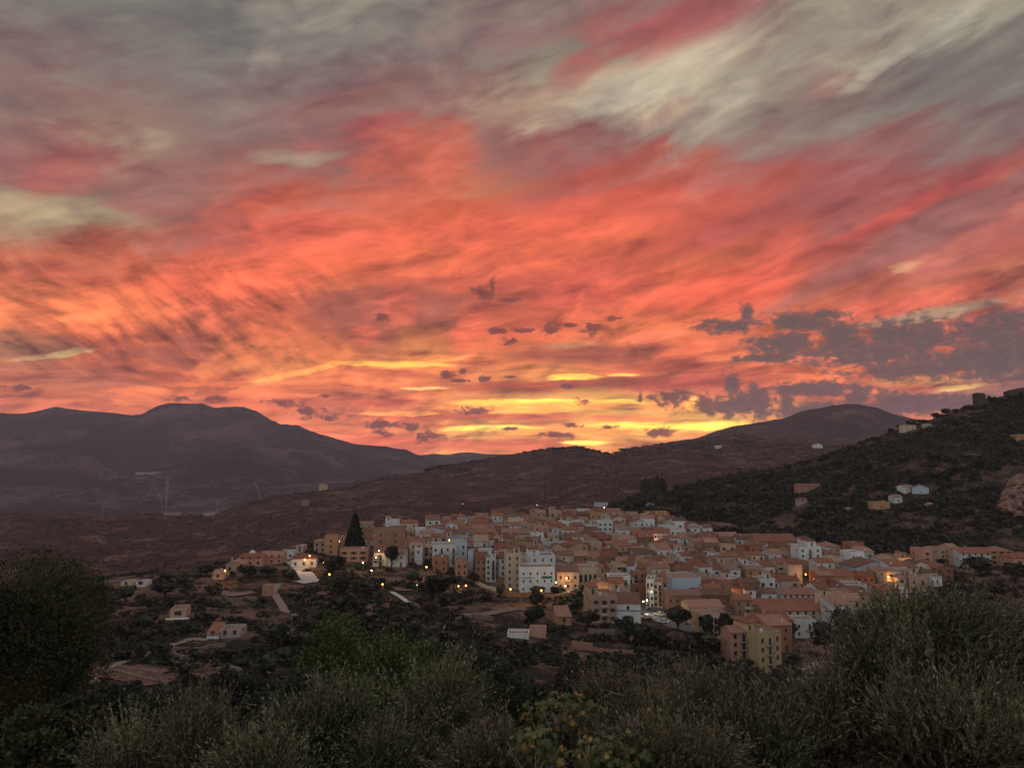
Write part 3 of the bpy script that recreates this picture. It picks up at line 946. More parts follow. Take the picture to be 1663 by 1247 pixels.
def make_house(x, y, z, w, d, st, rz, wall, roof, rc='terracotta', label=None, cols=None, skip=0, balc=None, chim=None, sides=True, door=False,
               kind='house', cat='house', fh=2.9, hut=None, win_k=None, extra=None, win_w=1.0, win_h=1.25, name='house', lit=0.0, group='houses of the hillside town', parapet=.8,
               parts=None, rr=None, pitch=.36):
    rr = rr or rnd
    h = st * fh + .3
    t = thing(name, label or '', cat, (x, y, z), rz, group)
    link('wall', wall_mesh(roof, w, d, h, wall, parapet=parapet, pitch=pitch), t)
    link('roof', roof_mesh(roof, w, d, h, rc, pitch=pitch), t)
    nc = cols if cols is not None else max(1, int(w / 3.1))
    wk = win_k if win_k is not None else rr.randrange(4)
    for s_ in range(skip, int(round(st))):
        for c in range(nc):
            if rr.random() < .12 and cols is None:
                continue
            cx = -w / 2 + w * (c + .5) / nc + (rr.uniform(-.25, .25) if cols is None else 0)
            isd = door and s_ == 0 and c == nc // 2
            me = DOORM if isd else (WIN_LIT if rr.random() < lit else WIN[wk])
            tall = balc and s_ > 0 and (c % 2 == balc % 2)
            o = link('door' if isd else 'window', me, t, (cx, 0, s_ * fh + (0.02 if isd or tall else .95)), 0, (win_w * (1.15 if isd else 1), 1, 2.15 if isd or tall else win_h))
            if tall:
                link('balcony', BALC if balc < 3 else BALC2, t, (cx, 0, s_ * fh - .05), 0, (min(2.6, w / nc * .9), .9, .95))
    if sides:
        ns = max(1, int(d / 4.2))
        for sgn in (-1, 1):
            # only the side that turns towards the valley has openings
            if sgn * (x * math.cos(rz) + y * math.sin(rz)) > 0:
                continue
            for s_ in range(skip, int(round(st))):
                for c in range(ns):
                    if rr.random() < .45:
                        continue
                    o = link('window', WIN[(wk + 1) % 3], t, (sgn * w / 2, d * (c + .5) / ns, s_ * fh + 1.0), sgn * PI / 2, (.8, 1, 1.1))
    if roof in ('eave', 'gable', 'hip', 'shed'):
        if chim or (chim is None and rr.random() < .45):
            link('chimney', CHM, t, (rr.uniform(-.3, .3) * w, d * rr.uniform(.35, .65), h + min(w, d) * .12 + .3), rr.uniform(-.2, .2))
    else:
        if hut or (hut is None and rr.random() < .55):
            hw = w * rr.uniform(.3, .5)
            hx = rr.choice((-1, 1)) * (w - hw) / 2 * .9
            b = MB().box(hx - hw / 2, hx + hw / 2, d * .5, d - .3, h + .03, h + 2.5)
            hu = link('rooftop_room', b.mesh('rooftop_room', WALLS[wall if label else rr.choice((wall, 'white', 'cream'))]), t)
            link('roof', MB().add([(hx - hw / 2 - .2, d * .5 - .3, h + 2.5), (hx + hw / 2 + .2, d * .5 - .3, h + 2.5), (hx + hw / 2 + .2, d, h + 3.1), (hx - hw / 2 - .2, d, h + 3.1),
                                   (hx - hw / 2 - .2, d * .5 - .3, h + 2.65), (hx + hw / 2 + .2, d * .5 - .3, h + 2.65), (hx + hw / 2 + .2, d, h + 3.25), (hx - hw / 2 - .2, d, h + 3.25)],
                                  [(3, 2, 1, 0), (4, 5, 6, 7), (0, 1, 5, 4), (1, 2, 6, 5), (2, 3, 7, 6), (3, 0, 4, 7)]).mesh('roof', ROOFS[rc]), hu)
            link('door', DOORM, hu, (hx, d * .5, h + .03), 0, (.9, 1, 1.95))
    q = rr.random()
    if q < .30:
        link('aerial', AERIAL, t, (rr.uniform(-.35, .35) * w, d * .5, h + .9), rr.uniform(0, 3), (1, 1, 1.3))
    elif q < .52:
        link('satellite_dish', DISH, t, (rr.uniform(-.35, .35) * w, d * .3, h + 1.1), rr.uniform(-.6, .6))
    elif q < .68 and roof == 'flat':
        link('water_tank', TANKM, t, (rr.uniform(-.3, .3) * w, d * .35, h + .03))
    if extra:
        extra(t, w, d, h)
    if not label and roof != 'flat' or (label is None and rr.random() < .4):
        # low wing leaning on the front of the house
        if rr.random() < .62:
            aw, ad = w * rr.uniform(.35, .6), rr.uniform(2.0, 3.4)
            ah = max(2.3, h - rr.uniform(2.2, 3.2))
            ax = rr.choice((-1, 1)) * (w - aw) / 2
            am = rr.choice((wall, wall, 'white', 'cream'))
            aroof = rr.random() < .55
            an = link('annex', MB().box(ax - aw / 2, ax + aw / 2, -ad, .0, -4, ah).mesh('annex', WALLS[am]), t)
            if aroof:
                link('roof', MB().add([(ax - aw / 2 - .2, -ad - .3, ah - .1), (ax + aw / 2 + .2, -ad - .3, ah - .1), (ax + aw / 2 + .2, -.01, ah + .7), (ax - aw / 2 - .2, -.01, ah + .7),
                                       (ax - aw / 2 - .2, -ad - .3, ah + .08), (ax + aw / 2 + .2, -ad - .3, ah + .08), (ax + aw / 2 + .2, -.01, ah + .88), (ax - aw / 2 - .2, -.01, ah + .88)],
                                      [(3, 2, 1, 0), (4, 5, 6, 7), (0, 1, 5, 4), (1, 2, 6, 5), (2, 3, 7, 6), (3, 0, 4, 7)]).mesh('roof', ROOFS[rc]), an)
            else:
                link('parapet', MB().box(ax - aw / 2, ax + aw / 2, -ad, -ad + .15, ah, ah + .85).box(ax - aw / 2, ax - aw / 2 + .15, -ad + .15, -.01, ah, ah + .85).box(ax + aw / 2 - .15, ax + aw / 2, -ad + .15, -.01, ah, ah + .85).mesh('parapet', WALLS[am]), an)
            link('window', WIN[wk], an, (ax, -ad, ah - 1.9), 0, (.9, 1, 1.15))
    houses.append(dict(o=t, x=x, y=y, z=z, w=w, d=d, h=h, rz=rz, wall=wall, roof=roof, rc=rc, st=int(round(st)), fixed=bool(label), balc=bool(balc)))
    return t


def hand(x0, x1, pb, pe, depth, yaw, wall, roof, st, label, Y=None, **k):
    """a house whose front spans x0..x1, stands at pb and has its eaves at pe in the photograph"""
    pc = (x0 + x1) / 2
    if Y is None:
        x, y, z = ground_at(pc, pb, 90)
    else:
        y = Y
        x = bearing_of(pc, pb) * y
        z = slope_of(pb) * y
    rz = math.radians(yaw)
    w = (x1 - x0) * y / F / max(.5, math.cos(rz))
    h = (pb - pe) * y / F
    k.setdefault('fh', (h - .3) / st)
    return make_house(x, y, z, w, depth, st, rz, wall, roof, label=label, **k)


def arcade(n, wid=.9, hh=2.2, z0=.3):
    def f(t, w, d, h):
        for i in range(n):
            cx = -w / 2 + w * (i + .5) / n
            link('arch_opening', MB().prism([(-wid / 2, 0), (wid / 2, 0), (wid / 2, hh * .75), (wid * .35, hh * .93), (0, hh), (-wid * .35, hh * .93), (-wid / 2, hh * .75)], -.03, .05).mesh('arch_opening', SHUT), t, (cx, 0, z0))
    return f


def green_sign(t, w, d, h):
    link('sign_board', MB().box(w * .12, w * .42, -.12, -.02, h * .58, h * .68).mesh('sign_board', GREENSIGN), t)
    link('lintel', MB().box(-w * .48, -w * .1, -.35, 0, h * .62, h * .645).mesh('lintel', SLAB), t)


HALL = 'houses of the hillside town'
# --- large houses that stand out, front row
hand(1231, 1273, 1093, 1034, 11, 26, 'yellow', 'flat', 4, 'yellow four storey block with a red side wall at the lower edge of town', cols=3, win_k=2, balc=1, rc='terracotta', hut=True, door=True, sides=False, parapet=1.0,
     extra=lambda t, w, d, h: link('brick_side', MB().box(w / 2 + .003, w / 2 + .12, .1, d, -4, h + 1.2).mesh('brick_side', WALLS['brick']), t))
hand(1188, 1230, 1082, 1030, 7, 10, 'salmon', 'eave', 4, 'tall pinkish block of balconies left of the yellow block', cols=3, balc=1, rc='rosy', sides=True)
hand(1222, 1288, 1040, 1010, 10, 10, 'ochre', 'eave', 2.0, 'long ochre house with a red tiled roof above the yellow block', cols=6, win_k=1, rc='terracotta')
hand(1238, 1342, 1013, 993, 9, 6, 'cream', 'eave', 2, 'long terrace house of red tiled roof, second row above the yellow block', cols=8, rc='terracotta', win_k=2)
hand(1206, 1340, 999, 983, 9, 5, 'cream', 'eave', 2, 'longest red tiled roof in town, third row above the yellow block', cols=9, rc='terracotta', win_k=2, skip=1)
hand(1271, 1328, 986, 968, 10, 4, 'white', 'eave', 1.6, 'low white house with dark windows under a tiled roof', cols=6, rc='rosy', win_k=2, fh=2.9, chim=True)
hand(1345, 1397, 1000, 976, 11, -8, 'cream', 'eave', 2, 'cream terrace house with long white balcony beside the big olive tree', cols=4, rc='rosy', balc=3)
hand(1376, 1408, 972, 953, 10, -4, 'white', 'flat', 2, 'small white two storey house among brown houses near the olive tree', cols=3)
hand(1140, 1186, 1038, 1002, 9, 8, 'beige', 'flat', 3.0, 'brown grey flats with small balconies behind the twin round trees', cols=3, balc=1)
hand(1040, 1100, 1020, 1000, 1, 0, 'grey', 'flat', 1, 'x') if False else None
# --- white pair by the road, centre right
hand(962, 1002, 1012, 972, 13, 8, 'beige', 'flat', 3, 'beige flats with white balconies beside the grey gable end', cols=3, balc=3)
hand(1000, 1040, 1012, 981, 12, -6, 'white', 'shed', 2.6, 'plain whitish building with a single high window by the road', cols=0, sides=False, rc='brown', pitch=.2,
     extra=lambda t, w, d, h: (link('window', WIN[1], t, (0, 0, h - 2.1), 0, (1.0, 1, 1.2)), link('band', MB().box(-w / 2, w / 2, -.08, 0, h - 2.6, h - 2.35).mesh('band', SHUT), t)))
hand(1050, 1062, 990, 946, 12, -14, 'white', 'flat', 4, 'narrow white corner building lit by a street lamp', cols=2, win_k=0, balc=2, lit=.0, hut=False)
hand(1062, 1076, 988, 950, 12, -10, 'cream', 'flat', 4, 'narrow cream building with brown balconies by the white corner building', cols=2, balc=1, hut=False)
hand(1078, 1084, 985, 949, 12, -8, 'white', 'shed', 4, 'very narrow white gable beside the large pale blue building', cols=1, hut=False)
hand(1092, 1139, 974, 941, 16, 4, 'pale blue', 'flat', 3, 'large blank pale blue building in the town centre', cols=0, sides=False, hut=False, parapet=.4,
     extra=lambda t, w, d, h: link('vent', MB().box(-w * .25, -w * .12, -.08, .02, h * .45, h * .5).mesh('vent', SHUT), t))
hand(1084, 1140, 996, 968, 10, 3, 'brown', 'eave', 2, 'low brown roofed building in front of the pale blue building', cols=5, rc='rosy', pitch=.25)
hand(1128, 1190, 992, 968, 10, -2, 'brown', 'eave', 2, 'long brown building right of the pale blue building', cols=4, rc='brown', win_k=2)
hand(1120, 1175, 1015, 988, 10, 4, 'beige', 'eave', 2, 'beige warehouse behind the tall round tree pair', cols=5, rc='rosy', win_k=2)
# --- centre front row
hand(845, 901, 962, 925, 12, 6, 'white', 'flat', 3, 'big white building with a green sign above orange lamps', cols=5, win_k=2, win_w=.7, win_h=1.0, hut=False, extra=green_sign, skip=0, sides=False)
hand(862, 902, 944, 906, 14, 8, 'white', 'flat', 4, 'upper white block behind the green sign building', cols=3, win_k=2, win_w=.7, hut=True, sides=False)
hand(822, 846, 957, 903, 12, 4, 'cream', 'flat', 5, 'tall cream block left of the green sign building', cols=2, win_k=2, rc='brown', win_w=.8)
hand(789, 805, 945, 909, 12, 2, 'white', 'flat', 4, 'narrow white front with stacked dark balconies', cols=2, balc=1, win_k=2)
hand(772, 790, 941, 908, 12, 0, 'brown', 'eave', 3, 'brown tiled house beside the thin white wall', cols=2, rc='terracotta')
hand(760, 768, 927, 899, 9, 0, 'pale blue', 'flat', 3, 'thin tall pale blue wall end with no windows', cols=0, hut=False)
hand(741, 759, 936, 914, 10, 10, 'salmon', 'flat', 2, 'salmon house below the white stepped cluster', cols=2, hut=False)
hand(703, 741, 920, 888, 12, 8, 'white', 'flat', 3, 'white stepped building with rows of balconies in the left cluster', cols=4, balc=1)
hand(735, 758, 915, 884, 12, 6, 'pale blue', 'flat', 3, 'pale bluish block at the right end of the stepped cluster', cols=2)
hand(688, 705, 906, 886, 10, 6, 'cream', 'flat', 2, 'cream two storey house at the left of the stepped cluster', cols=2, balc=2)
hand(703, 726, 930, 909, 9, 0, 'brick', 'flat', 2, 'reddish house at the foot of the stepped cluster', cols=2, hut=False)
hand(681, 722, 882, 861, 14, 2, 'white', 'gable', 2.0, 'wide white gabled building, uppermost of the left cluster', cols=2, win_w=.7, win_h=.7, win_k=2, sides=False, rc='rosy', pitch=.2)
hand(721, 756, 889, 868, 12, -4, 'white', 'eave', 2, 'white building with tall dark arched windows above the stepped cluster', cols=0, rc='brown', extra=arcade(5, 1.0, 4.2, .6))
hand(757, 797, 884, 870, 11, -4, 'white', 'eave', 1.4, 'low white arcade with dark openings and a tiled roof', cols=0, rc='terracotta', extra=arcade(5, 1.6, 2.4, .5))
hand(652, 687, 897, 884, 9, 0, 'white', 'shed', 1.2, 'low grey white shed right of the round town tree', cols=0, rc='terracotta')
hand(940, 978, 954, 926, 13, 4, 'cream', 'flat', 3, 'cream building of tall arched windows glowing by a street lamp', cols=0, extra=arcade(5, 1.1, 3.4, 2.2), hut=False)
hand(1003, 1018, 962, 922, 12, 6, 'cream', 'flat', 5, 'tall cream block of stacked balconies left of the brick balconies', cols=2, balc=1)
hand(1018, 1030, 962, 920, 12, -14, 'pale blue', 'shed', 4, 'tall plain bluish gable wall beside stacked balconies', cols=0, sides=False)
hand(1029, 1048, 968, 932, 12, 0, 'brick', 'flat', 4, 'brick red flats with balconies between the bluish wall and the corner lamp', cols=2, balc=2)
hand(978, 1002, 962, 935, 11, 4, 'beige', 'flat', 2.6, 'beige house behind the glowing street lamp', cols=2)
hand(905, 940, 958, 930, 12, 4, 'cream', 'eave', 2, 'brown roofed house with white balcony rails by the orange lamps', cols=3, balc=3, rc='brown')
# --- upper part
hand(1063, 1088, 894, 867, 13, -10, 'white', 'eave', 3, 'white three storey house with rows of small windows in the upper town', cols=5, win_w=.9, win_k=2)
hand(1089, 1114, 886, 862, 12, 6, 'white', 'flat', 3, 'white house with balconies just right of the upper town row windows', cols=3, balc=1)
hand(1116, 1137, 866, 853, 10, 4, 'white', 'gable', 1.7, 'small white gabled house with a dark porch at the upper edge', cols=1, win_w=3, win_k=2)
hand(1122, 1140, 889, 881, 6, 0, 'pale blue', 'flat', 1, 'small bright pale blue box wall below the upper white houses', cols=0, hut=False)
hand(1052, 1088, 846, 833, 12, 6, 'ochre', 'flat', 2, 'x', cols=0, hut=False) if False else None
hand(1205, 1297, 898, 880, 18, 3, 'ochre', 'eave', 2, 'big orange hall with a plain front at the upper edge of town', cols=0, sides=False, rc='terracotta')
hand(1140, 1200, 886, 872, 12, 2, 'ochre', 'eave', 1.6, 'ochre roofed long house left of the big orange hall', cols=4, rc='rosy')
hand(1299, 1335, 926, 891, 12, 0, 'white', 'flat', 4, 'white four storey house with red balcony doors on the right', cols=3, balc=1, win_k=2)
hand(1336, 1366, 906, 888, 12, 2, 'beige', 'hip', 2, 'beige hip roofed house behind the white four storey house', cols=2, rc='rosy')
hand(1340, 1362, 922, 904, 10, 0, 'salmon', 'flat', 2, 'salmon house right of the white four storey house', cols=2)
hand(1390, 1455, 942, 922, 16, 3, 'pale blue', 'gable', 2.0, 'wide light blue gabled warehouse on the right', cols=3, win_w=.6, win_h=.6, win_k=2, sides=False, rc='brown', pitch=.3)
hand(1392, 1421, 958, 937, 12, -6, 'brick', 'hip', 2, 'dark red house in front of the light blue warehouse', cols=3, rc='terracotta')
hand(1335, 1390, 960, 937, 12, 5, 'ochre', 'eave', 2.3, 'orange brown house with a broad tiled roof', cols=3, rc='terracotta', win_k=2)
hand(1212, 1234, 944, 920, 11, 2, 'white', 'flat', 2.6, 'white house with long blank front below the orange hall', cols=2)
hand(1236, 1259, 942, 921, 11, -2, 'white', 'eave', 2.3, 'white tiled roof house right of the blank white house', cols=2, rc='terracotta')
hand(1264, 1294, 938, 917, 12, 2, 'cream', 'eave', 2.3, 'cream house under the yellow lamp with brown tiles', cols=3, rc='terracotta')
hand(1224, 1258, 902, 892, 10, 3, 'salmon', 'eave', 1.5, 'x', cols=2) if False else None
hand(1527, 1546, 915, 894, 12, 10, 'cream', 'flat', 3, 'cream flats at the left end of the isolated right cluster', cols=2, hut=False)
hand(1546, 1561, 918, 893, 12, 4, 'beige', 'eave', 3, 'beige house, second from the left in the isolated right cluster', cols=1, rc='rosy')
hand(1561, 1610, 921, 899, 12, 0, 'white', 'eave', 2.6, 'long white house with balcony in the isolated right cluster', cols=5, balc=1, rc='terracotta')
hand(1611, 1645, 919, 897, 12, -6, 'ochre', 'hip', 2.6, 'orange house at the right end of the isolated right cluster', cols=3, rc='rosy')
hand(1498, 1519, 930, 915, 10, 0, 'brown', 'gable', 1.8, 'small rosy gabled house left of the isolated right cluster', cols=2, rc='rosy')
hand(1520, 1549, 943, 923, 12, 4, 'brick', 'gable', 2.0, 'red gabled house with a white dormer below the isolated right cluster', cols=2, rc='terracotta')
hand(1495, 1518, 940, 926, 11, 0, 'white', 'flat', 1.6, 'low white house partly behind the olive tree', cols=2)
hand(1648, 1690, 930, 908, 12, -6, 'salmon', 'hip', 2, 'pinkish roofed house at the right edge of the town', cols=2, rc='terracotta')
# --- left arm of the town
hand(607, 653, 906, 863, 12, 6, 'brown', 'flat', 4, 'big square brown building beside the tall conifer', cols=2, win_k=2, hut=False)
hand(622, 678, 866, 853, 12, 0, 'brown', 'flat', 1.5, 'dark brown flat roofed building with a white roof rail behind the ochre building', cols=4,
     extra=lambda t, w, d, h: link('white_band', MB().box(-w / 2 - .4, w / 2 + .4, -.4, .1, h + .3, h + .6).mesh('white_band', WALLS['white']), t))
hand(552, 596, 912, 895, 10, 4, 'salmon', 'flat', 2, 'salmon villa with dark windows below the tall conifer', cols=3, win_w=1.6, hut=False)
hand(527, 547, 902, 874, 10, 8, 'ochre', 'flat', 3, 'ochre tower house left of the tall conifer', cols=1, hut=False)
hand(510, 528, 898, 881, 10, 8, 'beige', 'hip', 2, 'beige house left of the ochre tower house', cols=2, rc='rosy')
hand(545, 566, 892, 875, 10, 4, 'salmon', 'flat', 2, 'salmon house with a lit terrace left of the tall conifer', cols=2, lit=.3)
hand(584, 606, 874, 861, 10, 4, 'salmon', 'eave', 1.6, 'salmon roofed house behind the tall conifer', cols=2, rc='rosy')
hand(481, 492, 898, 889, 8, 0, 'cream', 'flat', 2, 'tiny cream house beside the two orange street lamps', cols=1, hut=False)
hand(471, 482, 897, 889, 8, 0, 'brick', 'hip', 1, 'tiny red roofed house beside the cream one', cols=1)
hand(456, 476, 908, 899, 9, 6, 'white', 'flat', 1.2, 'low white villa above the red roofed villas', cols=2, hut=False)
hand(474, 512, 921, 908, 10, 10, 'white', 'hip', 1.2, 'white villa with a tiled roof above the white driveway', cols=3, rc='terracotta')
hand(388, 424, 920, 906, 11, 8, 'salmon', 'hip', 1.5, 'red roofed villa with a white dome on the left hill spur', cols=3, rc='terracotta',
     extra=lambda t, w, d, h: link('dome', MB().tube([(0, d * .45, h + .3), (0, d * .45, h + 1.7), (0, d * .45, h + 2.5), (0, d * .45, h + 2.8)], [1.5, 1.5, .9, .1], 14).mesh('dome', WALLS['white'], True), t))
hand(424, 458, 916, 904, 10, 6, 'salmon', 'eave', 1.5, 'red roofed villa right of the domed villa', cols=3, rc='rosy')
hand(367, 392, 929, 917, 9, 6, 'beige', 'gable', 1.3, 'beige cottage by the lamp at the tip of the left spur', cols=2, rc='rosy')
hand(345, 362, 942, 933, 7, 0, 'beige', 'eave', 1, 'small pale hut below the left spur', cols=1, rc='rosy')
hand(426, 439, 968, 953, 5, 5, 'salmon', 'flat', 1.4, 'small square pink tower hut beside the pale footpath', cols=0, hut=False, parapet=.3, sides=False)
# --- outlying houses below the town
hand(277, 300, 1004, 994, 8, 12, 'beige', 'flat', 1.0, 'flat white edged house alone among trees in the left valley', cols=1, win_w=2.2, win_k=2, hut=False,
     extra=lambda t, w, d, h: link('porch_slab', MB().box(-w * .75, w * .75, -2.2, 0, -.1, .12).mesh('porch_slab', WALLS['white']), t))
hand(358, 388, 1036, 1028, 8, 6, 'grey', 'flat', 1.0, 'low grey white house with a pale roof terrace in the left valley', cols=2, win_k=2, hut=False)
hand(336, 354, 1037, 1030, 7, 6, 'white', 'shed', .8, 'small white shed left of the low terrace house', cols=1)
hand(196, 213, 954, 948, 6, 0, 'cream', 'flat', 1.0, 'small cream cabin, left of two on the dark spur', cols=1, hut=False, sides=False)
hand(221, 235, 953, 948, 6, 0, 'white', 'flat', 1.0, 'small white cabin, right of two on the dark spur', cols=1, hut=False, sides=False)
hand(905, 928, 1015, 1002, 8, 6, 'ochre', 'shed', 1.2, 'orange hut with a green white roof edge in the valley orchard', cols=1, rc='rosy')
hand(860, 886, 1035, 1027, 7, -4, 'salmon', 'flat', .9, 'low pink shed in the valley orchard', cols=0, hut=False)
hand(824, 858, 1037, 1033, 6, -4, 'white', 'flat', .7, 'long low white roofed shed in the valley orchard', cols=0, hut=False)
hand(955, 978, 1010, 1003, 8, 0, 'salmon', 'flat', .8, 'low salmon annex at the foot of the beige flats', cols=1, hut=False)
# --- houses up on the dark hill and the ridges
HG = 'lone houses on the hills'
hand(1484, 1506, 803, 793, 8, -24, 'pale blue', 'gable', 1.4, 'bright bluish white gabled house alone on the dark hill', cols=1, win_w=.8, win_h=.8, win_k=2, sides=False, rc='rosy', group=HG)
hand(1468, 1486, 800, 792, 8, 18, 'white', 'eave', 1.3, 'white wing with a pale roof joined to the bluish hill house', cols=2, rc='rosy', group=HG)
hand(1452, 1466, 817, 807, 7, 4, 'white', 'eave', 1.4, 'small white cottage below the bluish hill house', cols=1, rc='rosy', group=HG)
hand(1418, 1446, 827, 817, 7, 2, 'ochre', 'flat', 1.0, 'ochre flat cottage left below the white hill cottage', cols=1, hut=False, group=HG)
hand(1296, 1334, 797, 789, 8, 2, 'salmon', 'eave', 1.0, 'long red roofed farmhouse on the left flank of the dark hill', cols=1, rc='terracotta', group=HG)
hand(1297, 1311, 818, 812, 6, 2, 'grey', 'eave', 1.0, 'small grey farm shed below the red roofed farmhouse', cols=1, rc='brown', group=HG)
hand(1467, 1488, 700, 692, 8, 2, 'cream', 'flat', 1.5, 'pale ruinous house near the top of the dark hill, left of two', cols=2, hut=False, win_k=2, group=HG)
hand(1503, 1513, 694, 689, 7, 2, 'cream', 'flat', 1.0, 'small pale ruin near the hilltop, right of two', cols=1, hut=False, group=HG)
hand(1650, 1670, 714, 707, 7, 2, 'ochre', 'flat', 1.0, 'small ochre hut high on the slope at the right edge', cols=1, hut=False, group=HG)
hand(1508, 1516, 824, 819, 5, 2, 'ochre', 'eave', 1.0, 'tiny ochre hut right of the white hill cottage', cols=1, rc='rosy', group=HG)
hand(1376, 1392, 832, 827, 5, 2, 'grey', 'flat', 1.0, 'low grey wall hut left of the ochre cottage', cols=0, hut=False, group=HG)
hand(966, 987, 824, 818, 8, 0, 'white', 'flat', 1.5, 'white farmhouse in dark trees behind the town with a bright lamp', cols=3, group=HG)
hand(1048, 1062, 823, 820, 7, 0, 'white', 'flat', .9, 'small white barn behind the orange church block', cols=0, hut=False, group=HG)
hand(1163, 1172, 729, 724.5, 12, 0, 'white', 'flat', 1.2, 'tiny white house high on the far slope', cols=2, hut=False, group=HG)
hand(1322, 1336, 727.5, 722.5, 12, 0, 'white', 'gable', 1.2, 'small pale house on the far mountain foot', cols=2, rc='rosy', group=HG)
hand(220, 258, 769.5, 767.2, 30, 0, 'grey', 'flat', 1.0, 'long white building far away on the mountain foot', cols=0, hut=False, group='buildings far across the valley')
hand(518, 530, 795, 787, 14, 0, 'yellow', 'gable', 1.6, 'tiny floodlit yellow chapel at the end of the far ridge', Y=1800, cols=1, win_w=3, group='buildings far across the valley')
hand(330, 354, 838, 833, 12, 0, 'grey', 'eave', 1.3, 'grey farm building on the far plateau, right of two', cols=3, rc='brown', group='buildings far across the valley')
hand(266, 290, 837, 834, 12, 0, 'grey', 'eave', 1.0, 'grey farm building on the far plateau, left of two', cols=3, rc='brown', group='buildings far across the valley')
hand(489, 500, 822, 814, 14, 0, 'brown', 'flat', 1.6, 'square brown farm tower on the plateau edge', cols=1, hut=False, group='buildings far across the valley')

# orange church block with round towers at the back of the town
cx_, cy_, cz_ = ground_at(1069, 846, 400)
k_ = cy_ / F
ch = thing('church', 'orange church block with three round buttress towers at the back of town', 'church', (cx_, cy_, cz_))
cw = 37 * k_
link('wall', MB().box(-cw / 2, cw / 2, .5, 14, -3, 13 * k_).mesh('wall', WALLS['ochre']), ch)
link('roof', MB().box(-cw / 2 - .2, cw / 2 + .2, .3, 14.2, 13 * k_ + .003, 13 * k_ + .4).mesh('roof', ROOFS['brown']), ch)
for i_, f_ in enumerate((-.05, .12, .29)):
    link('tower', MB().tube([(f_ * cw, .4, -3), (f_ * cw, .4, 14.5 * k_), (f_ * cw, .4, 15.6 * k_)], [1.15, 1.15, .7], 12).mesh('tower', WALLS['ochre'], True), ch)
for f_ in (-.42, -.3, -.18):
    link('window', WIN[2], ch, (f_ * cw, .5, 2.0), 0, (1.0, 1, 2.6))
houses.append(dict(o=ch, x=cx_, y=cy_, z=cz_, w=cw, d=14, h=6, rz=0, wall='ochre', roof='flat', rc='brown', st=2, fixed=True, balc=False))

# --- the close-packed rest of the town
FRONT = [(500, 905), (560, 915), (640, 925), (700, 926), (760, 944), (830, 958), (900, 962), (960, 962), (985, 1006), (1040, 975), (1084, 985), (1130, 1020), (1184, 1030), (1190, 1062), (1230, 1066), (1300, 1055), (1345, 1030), (1400, 1010), (1480, 975),
         (1515, 958), (1535, 926), (1663, 921)]
BACK = [(500, 892), (560, 886), (600, 872), (640, 872), (690, 868), (730, 858), (800, 852), (870, 847), (1050, 846), (1100, 855), (1160, 875), (1210, 892), (1290, 895), (1340, 903), (1400, 908), (1450, 915), (1500, 920), (1530, 925), (1663, 920)]


def blocked(x, y, w, d, rz):
    cx, cy = x - math.sin(rz) * d / 2, y + math.cos(rz) * d / 2
    for q in houses:
        qx, qy = q['x'] - math.sin(q['rz']) * q['d'] / 2, q['y'] + math.cos(q['rz']) * q['d'] / 2
        dx_, dy_ = cx - qx, cy - qy
        c, s_ = math.cos(q['rz']), math.sin(q['rz'])
        lx, ly = abs(dx_ * c + dy_ * s_), abs(-dx_ * s_ + dy_ * c)
        if lx < (w + q['w']) / 2 * .93 and ly < (d + q['d']) / 2 * .93:
            return True
    return False


ROAD_KEEP = [(1052, 985, 12), (1066, 1003, 26), (1100, 1012, 26), (635, 908, 18), (578, 898, 26), (1285, 1035, 20), (983, 950, 12), (920, 962, 18), (985, 880, 14), (1029, 890, 12), (1247, 950, 10), (1300, 955, 10), (1530, 908, 12), (500, 935, 26), (540, 925, 20)]
WC = ['beige', 'ochre', 'salmon', 'cream', 'brick', 'brown', 'white', 'grey']
WW = [18, 9, 14, 18, 7, 8, 27, 5]
rf = random.Random(23)
nfill = 0
specs = []
real = houses
houses = list(real)
yy = 232.0
while yy < 560:
    xx = -95 + rf.uniform(0, 8)
    row_d = rf.uniform(7.6, 9.6) * (1.0 if yy < 420 else 1.12)
    while xx < 340:
        w = rf.uniform(5.0, 8.8) * (1.0 if yy < 420 else 1.1)
        yj = yy + rf.uniform(-1.4, 1.4) + 5 * math.sin(xx / 45.0)
        x = xx + w / 2
        if x / yj > .72 or x / yj < -.27:
            xx += w
            continue
        z = zl(x, yj)
        px, py = px_of(x, yj, z)
        rz = math.radians(16 * float(fbm(np.array(x / 60), np.array(yj / 60), 2, 77)) + 6 + rf.uniform(-3, 3))
        if ip(px, BACK) <= py <= ip(px, FRONT) and not any(math.hypot(px - a, (py - b) * 1.6) < c for a, b, c in ROAD_KEEP) and not (575 < px < 610 and py > 893) \
                and rf.random() > .04 and not blocked(x, yj, w, row_d * .92, rz):
            wall = rf.choices(WC, WW)[0]
            if 660 < px < 760 and rf.random() < .3:
                wall = 'white'
            roof = rf.choices(['eave', 'flat', 'gable', 'shed', 'hip'], [34, 34, 12, 14, 6])[0]
            st = rf.choice((1, 2, 2, 2, 3, 3))
            rc = rf.choices(['terracotta', 'rosy', 'brown', 'faded'], [42, 28, 18, 12])[0]
            deep = ip(px, FRONT) - py
            specs.append(dict(x=x, y=yj, z=z, w=w * .98, d=row_d * .92, st=st, rz=rz, wall=wall, roof=roof, rc=rc, deep=deep, fh=rf.uniform(2.6, 3.1), h=st * 2.9, px=px, py=py))
            houses.append(specs[-1])
        xx += w + (rf.choice((0, 0, 0, .3, 2.2)))
    yy += row_d + rf.choice((.4, 1.2, 2.8))
houses = real
cover = np.zeros((1247, 1663), bool)
